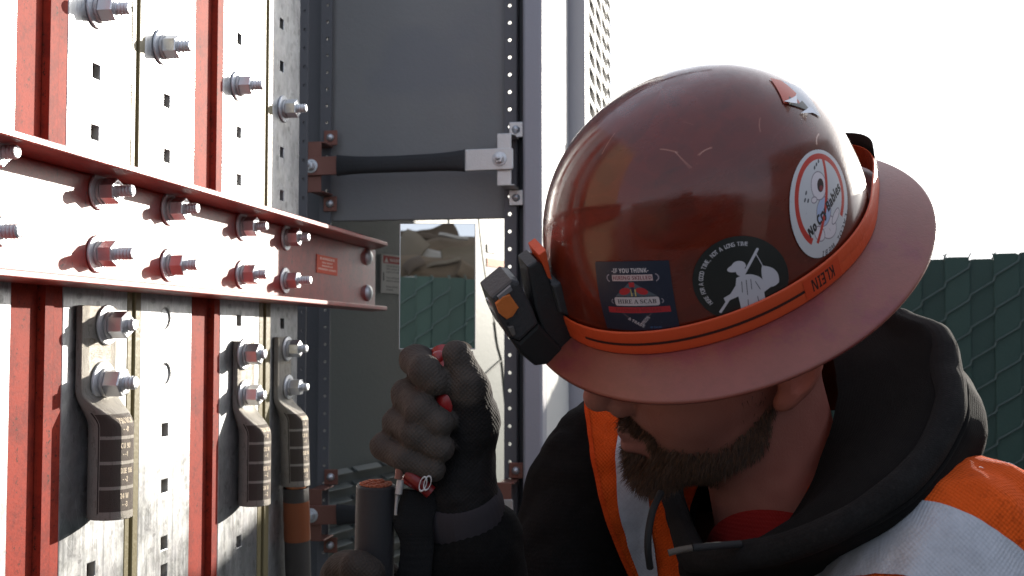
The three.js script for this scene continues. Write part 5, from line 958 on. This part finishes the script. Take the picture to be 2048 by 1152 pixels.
// ---------------------------------------------------------------- inspection mirror
{
  const c = MC, n = MN;
  const o = thing('inspection_mirror', 'small rectangular hand mirror with a red handle held up in the right glove', 'mirror', c);
  const X = V(0, 1, 0).cross(n).normalize(), Y = n.clone().cross(X);
  o.quaternion.setFromRotationMatrix(new THREE.Matrix4().makeBasis(X, Y, n));
  const w = 149 / F * 0.885 / Math.abs(X.dot(camV(1, 0, 0))), h = 249 / F * 0.885;
  const clear = new THREE.MeshPhysicalMaterial({ color: new THREE.Color().setRGB(0.5, 0.52, 0.52), roughness: 0.25, metalness: 0.2 });
  part(o, 'mirror_back', box(w + 0.0012, h + 0.0012, 0.003, 0, 0, -0.0022, 0.001), paint([0.12, 0.12, 0.12], 0.4));
  part(o, 'mirror_glass', new THREE.BoxGeometry(w, h, 0.0012), new THREE.MeshStandardMaterial({ color: 0xf4f6f4, metalness: 1, roughness: 0.0 }));
  part(o, 'glass_edge', [box(w + 0.0012, 0.0009, 0.002, 0, -h / 2 - 0.0004, 0.0002, 0.0003), box(0.0007, h, 0.002, -w / 2 - 0.0003, 0, 0.0002, 0.0002), box(0.0007, h, 0.002, w / 2 + 0.0003, 0, 0.0002, 0.0002)], clear);
  part(o, 'lower_clamp', box(w * 0.97, 0.0075, 0.004, 0, -h / 2 - 0.006, -0.002, 0.001), paint([0.17, 0.18, 0.175], 0.35));
  const inv = new THREE.Matrix4().compose(c, o.quaternion, V(1, 1, 1)).invert(), L = (px, py, d) => atD(px, py, d).applyMatrix4(inv);
  const red = new THREE.MeshPhysicalMaterial({ color: new THREE.Color().setRGB(0.30, 0.008, 0.010), roughness: 0.4, clearcoat: 0.3, clearcoatRoughness: 0.2 });
  part(o, 'handle', tube([L(884, 706, .882), L(890, 740, .868), L(896, 800, .850), L(872, 870, .862), L(845, 935, .860), L(822, 975, .856)], 0.0098, 40, 16), red, 'red moulded handle');
  part(o, 'handle_knob', new THREE.SphereGeometry(0.0068, 20, 14).translate(...L(878, 718, .868).toArray()), red);
  const tail = tube([L(816, 948, .842), L(835, 962, .838), L(862, 985, .838)], 0.0052, 20, 12);
  part(o, 'handle_tail', tail, new THREE.MeshPhysicalMaterial({ color: new THREE.Color().setRGB(0.16, 0.006, 0.008), roughness: 0.4 }), 'red lower end of the handle');
  for (const [px, py] of [[846, 968], [855, 966]]) { const p = L(px, py, .832); part(o, 'ring', new THREE.TorusGeometry(0.0055, 0.0009, 8, 24).scale(0.45, 1, 1).rotateZ(-0.3).translate(p.x, p.y, p.z), M.zinc); }
  part(o, 'pin', tube([L(799, 938, .84), L(797, 958, .839)], 0.0032, 8, 10), M.reddishMetal, 'reddish metal pin');
  part(o, 'shaft', tube([L(801, 960, .839), L(797, 988, .838)], 0.0028, 8, 10), M.zincDull); part(o, 'shaft_tip', tube([L(794, 990, .838), L(791, 1030, .838)], 0.0012, 8, 8), M.zincDull);
}
{ // lanyard of the mirror
  const o = thing('wrist_lanyard', 'black strap hanging below the raised fist', 'lanyard', atD(825, 985, .85));
  const c = o.position, R2 = (l) => l.map(([x, y, d]) => atD(x, y, d).sub(c));
  const A = R2([[806, 978, .850], [793, 1020, .846], [787, 1050, .845], [800, 1085, .848], [793, 1160, .85]]), B = R2([[868, 985, .85], [872, 1020, .848], [866, 1050, .846], [868, 1085, .85], [862, 1160, .85]]);
  const ca = new THREE.CatmullRomCurve3(A), cb = new THREE.CatmullRomCurve3(B), nz = camV(0, 0, 1);
  const g = gridGeo(24, 40, (u, v) => { const a = u * 2 * Math.PI, p = ca.getPoint(v).lerp(cb.getPoint(v), 0.5 + 0.5 * Math.cos(a)); return p.addScaledVector(nz, 0.004 * Math.sin(a) + 0.0025 * n3(p.x * 40, p.y * 40, 3)); }, [0.08, 0.08]);
  part(o, 'strap_web', g, fabric([0.014, 0.014, 0.015]));
}
{ // cut cable end in the left hand
  const top = atD(752, 968, .852), bot = atD(742, 1400, .86), o = thing('cable_end', 'cut end of a thick black cable with copper strands held at the lower edge', 'cable', bot);
  const ax = top.clone().sub(bot), len = ax.length(), q = new THREE.Quaternion().setFromUnitVectors(V(0, 1, 0), ax.normalize()); o.quaternion.copy(q);
  const r = 0.0153, L = (p) => p.map(([x, y]) => new THREE.Vector2(x, y));
  part(o, 'jacket', new THREE.LatheGeometry(L([[0, 0], [r, 0], [r * 1.01, len * 0.5], [r, len - 0.002], [r - 0.001, len - 0.0004], [r - 0.0026, len], [r - 0.003, len - 0.004]]), 48), new THREE.MeshPhysicalMaterial({ color: new THREE.Color().setRGB(0.034, 0.034, 0.038), specularIntensity: 0.7, roughness: 0.42, bumpMap: T.fineBump, bumpScale: 0.0004 }));
  const st = []; for (let ring = 0; ring < 5; ring++) for (let k = 0; k < Math.max(1, ring * 6); k++) { const a = k / Math.max(1, ring * 6) * 6.283 + ring, rr = ring * 0.00285; st.push(new THREE.CylinderGeometry(0.00135, 0.00135, 0.014, 8).translate(rr * Math.cos(a), len - 0.006 + (rnd() - 0.5) * 0.0016, rr * Math.sin(a))); }
  const sm = part(o, 'copper_strands', st, new THREE.MeshStandardMaterial({ color: new THREE.Color().setRGB(0.50, 0.16, 0.09), metalness: 0.6, roughness: 0.42 }), 'cut copper strands'); sm.userData.kind = 'stuff';
}
renderer.render(scene, camera);
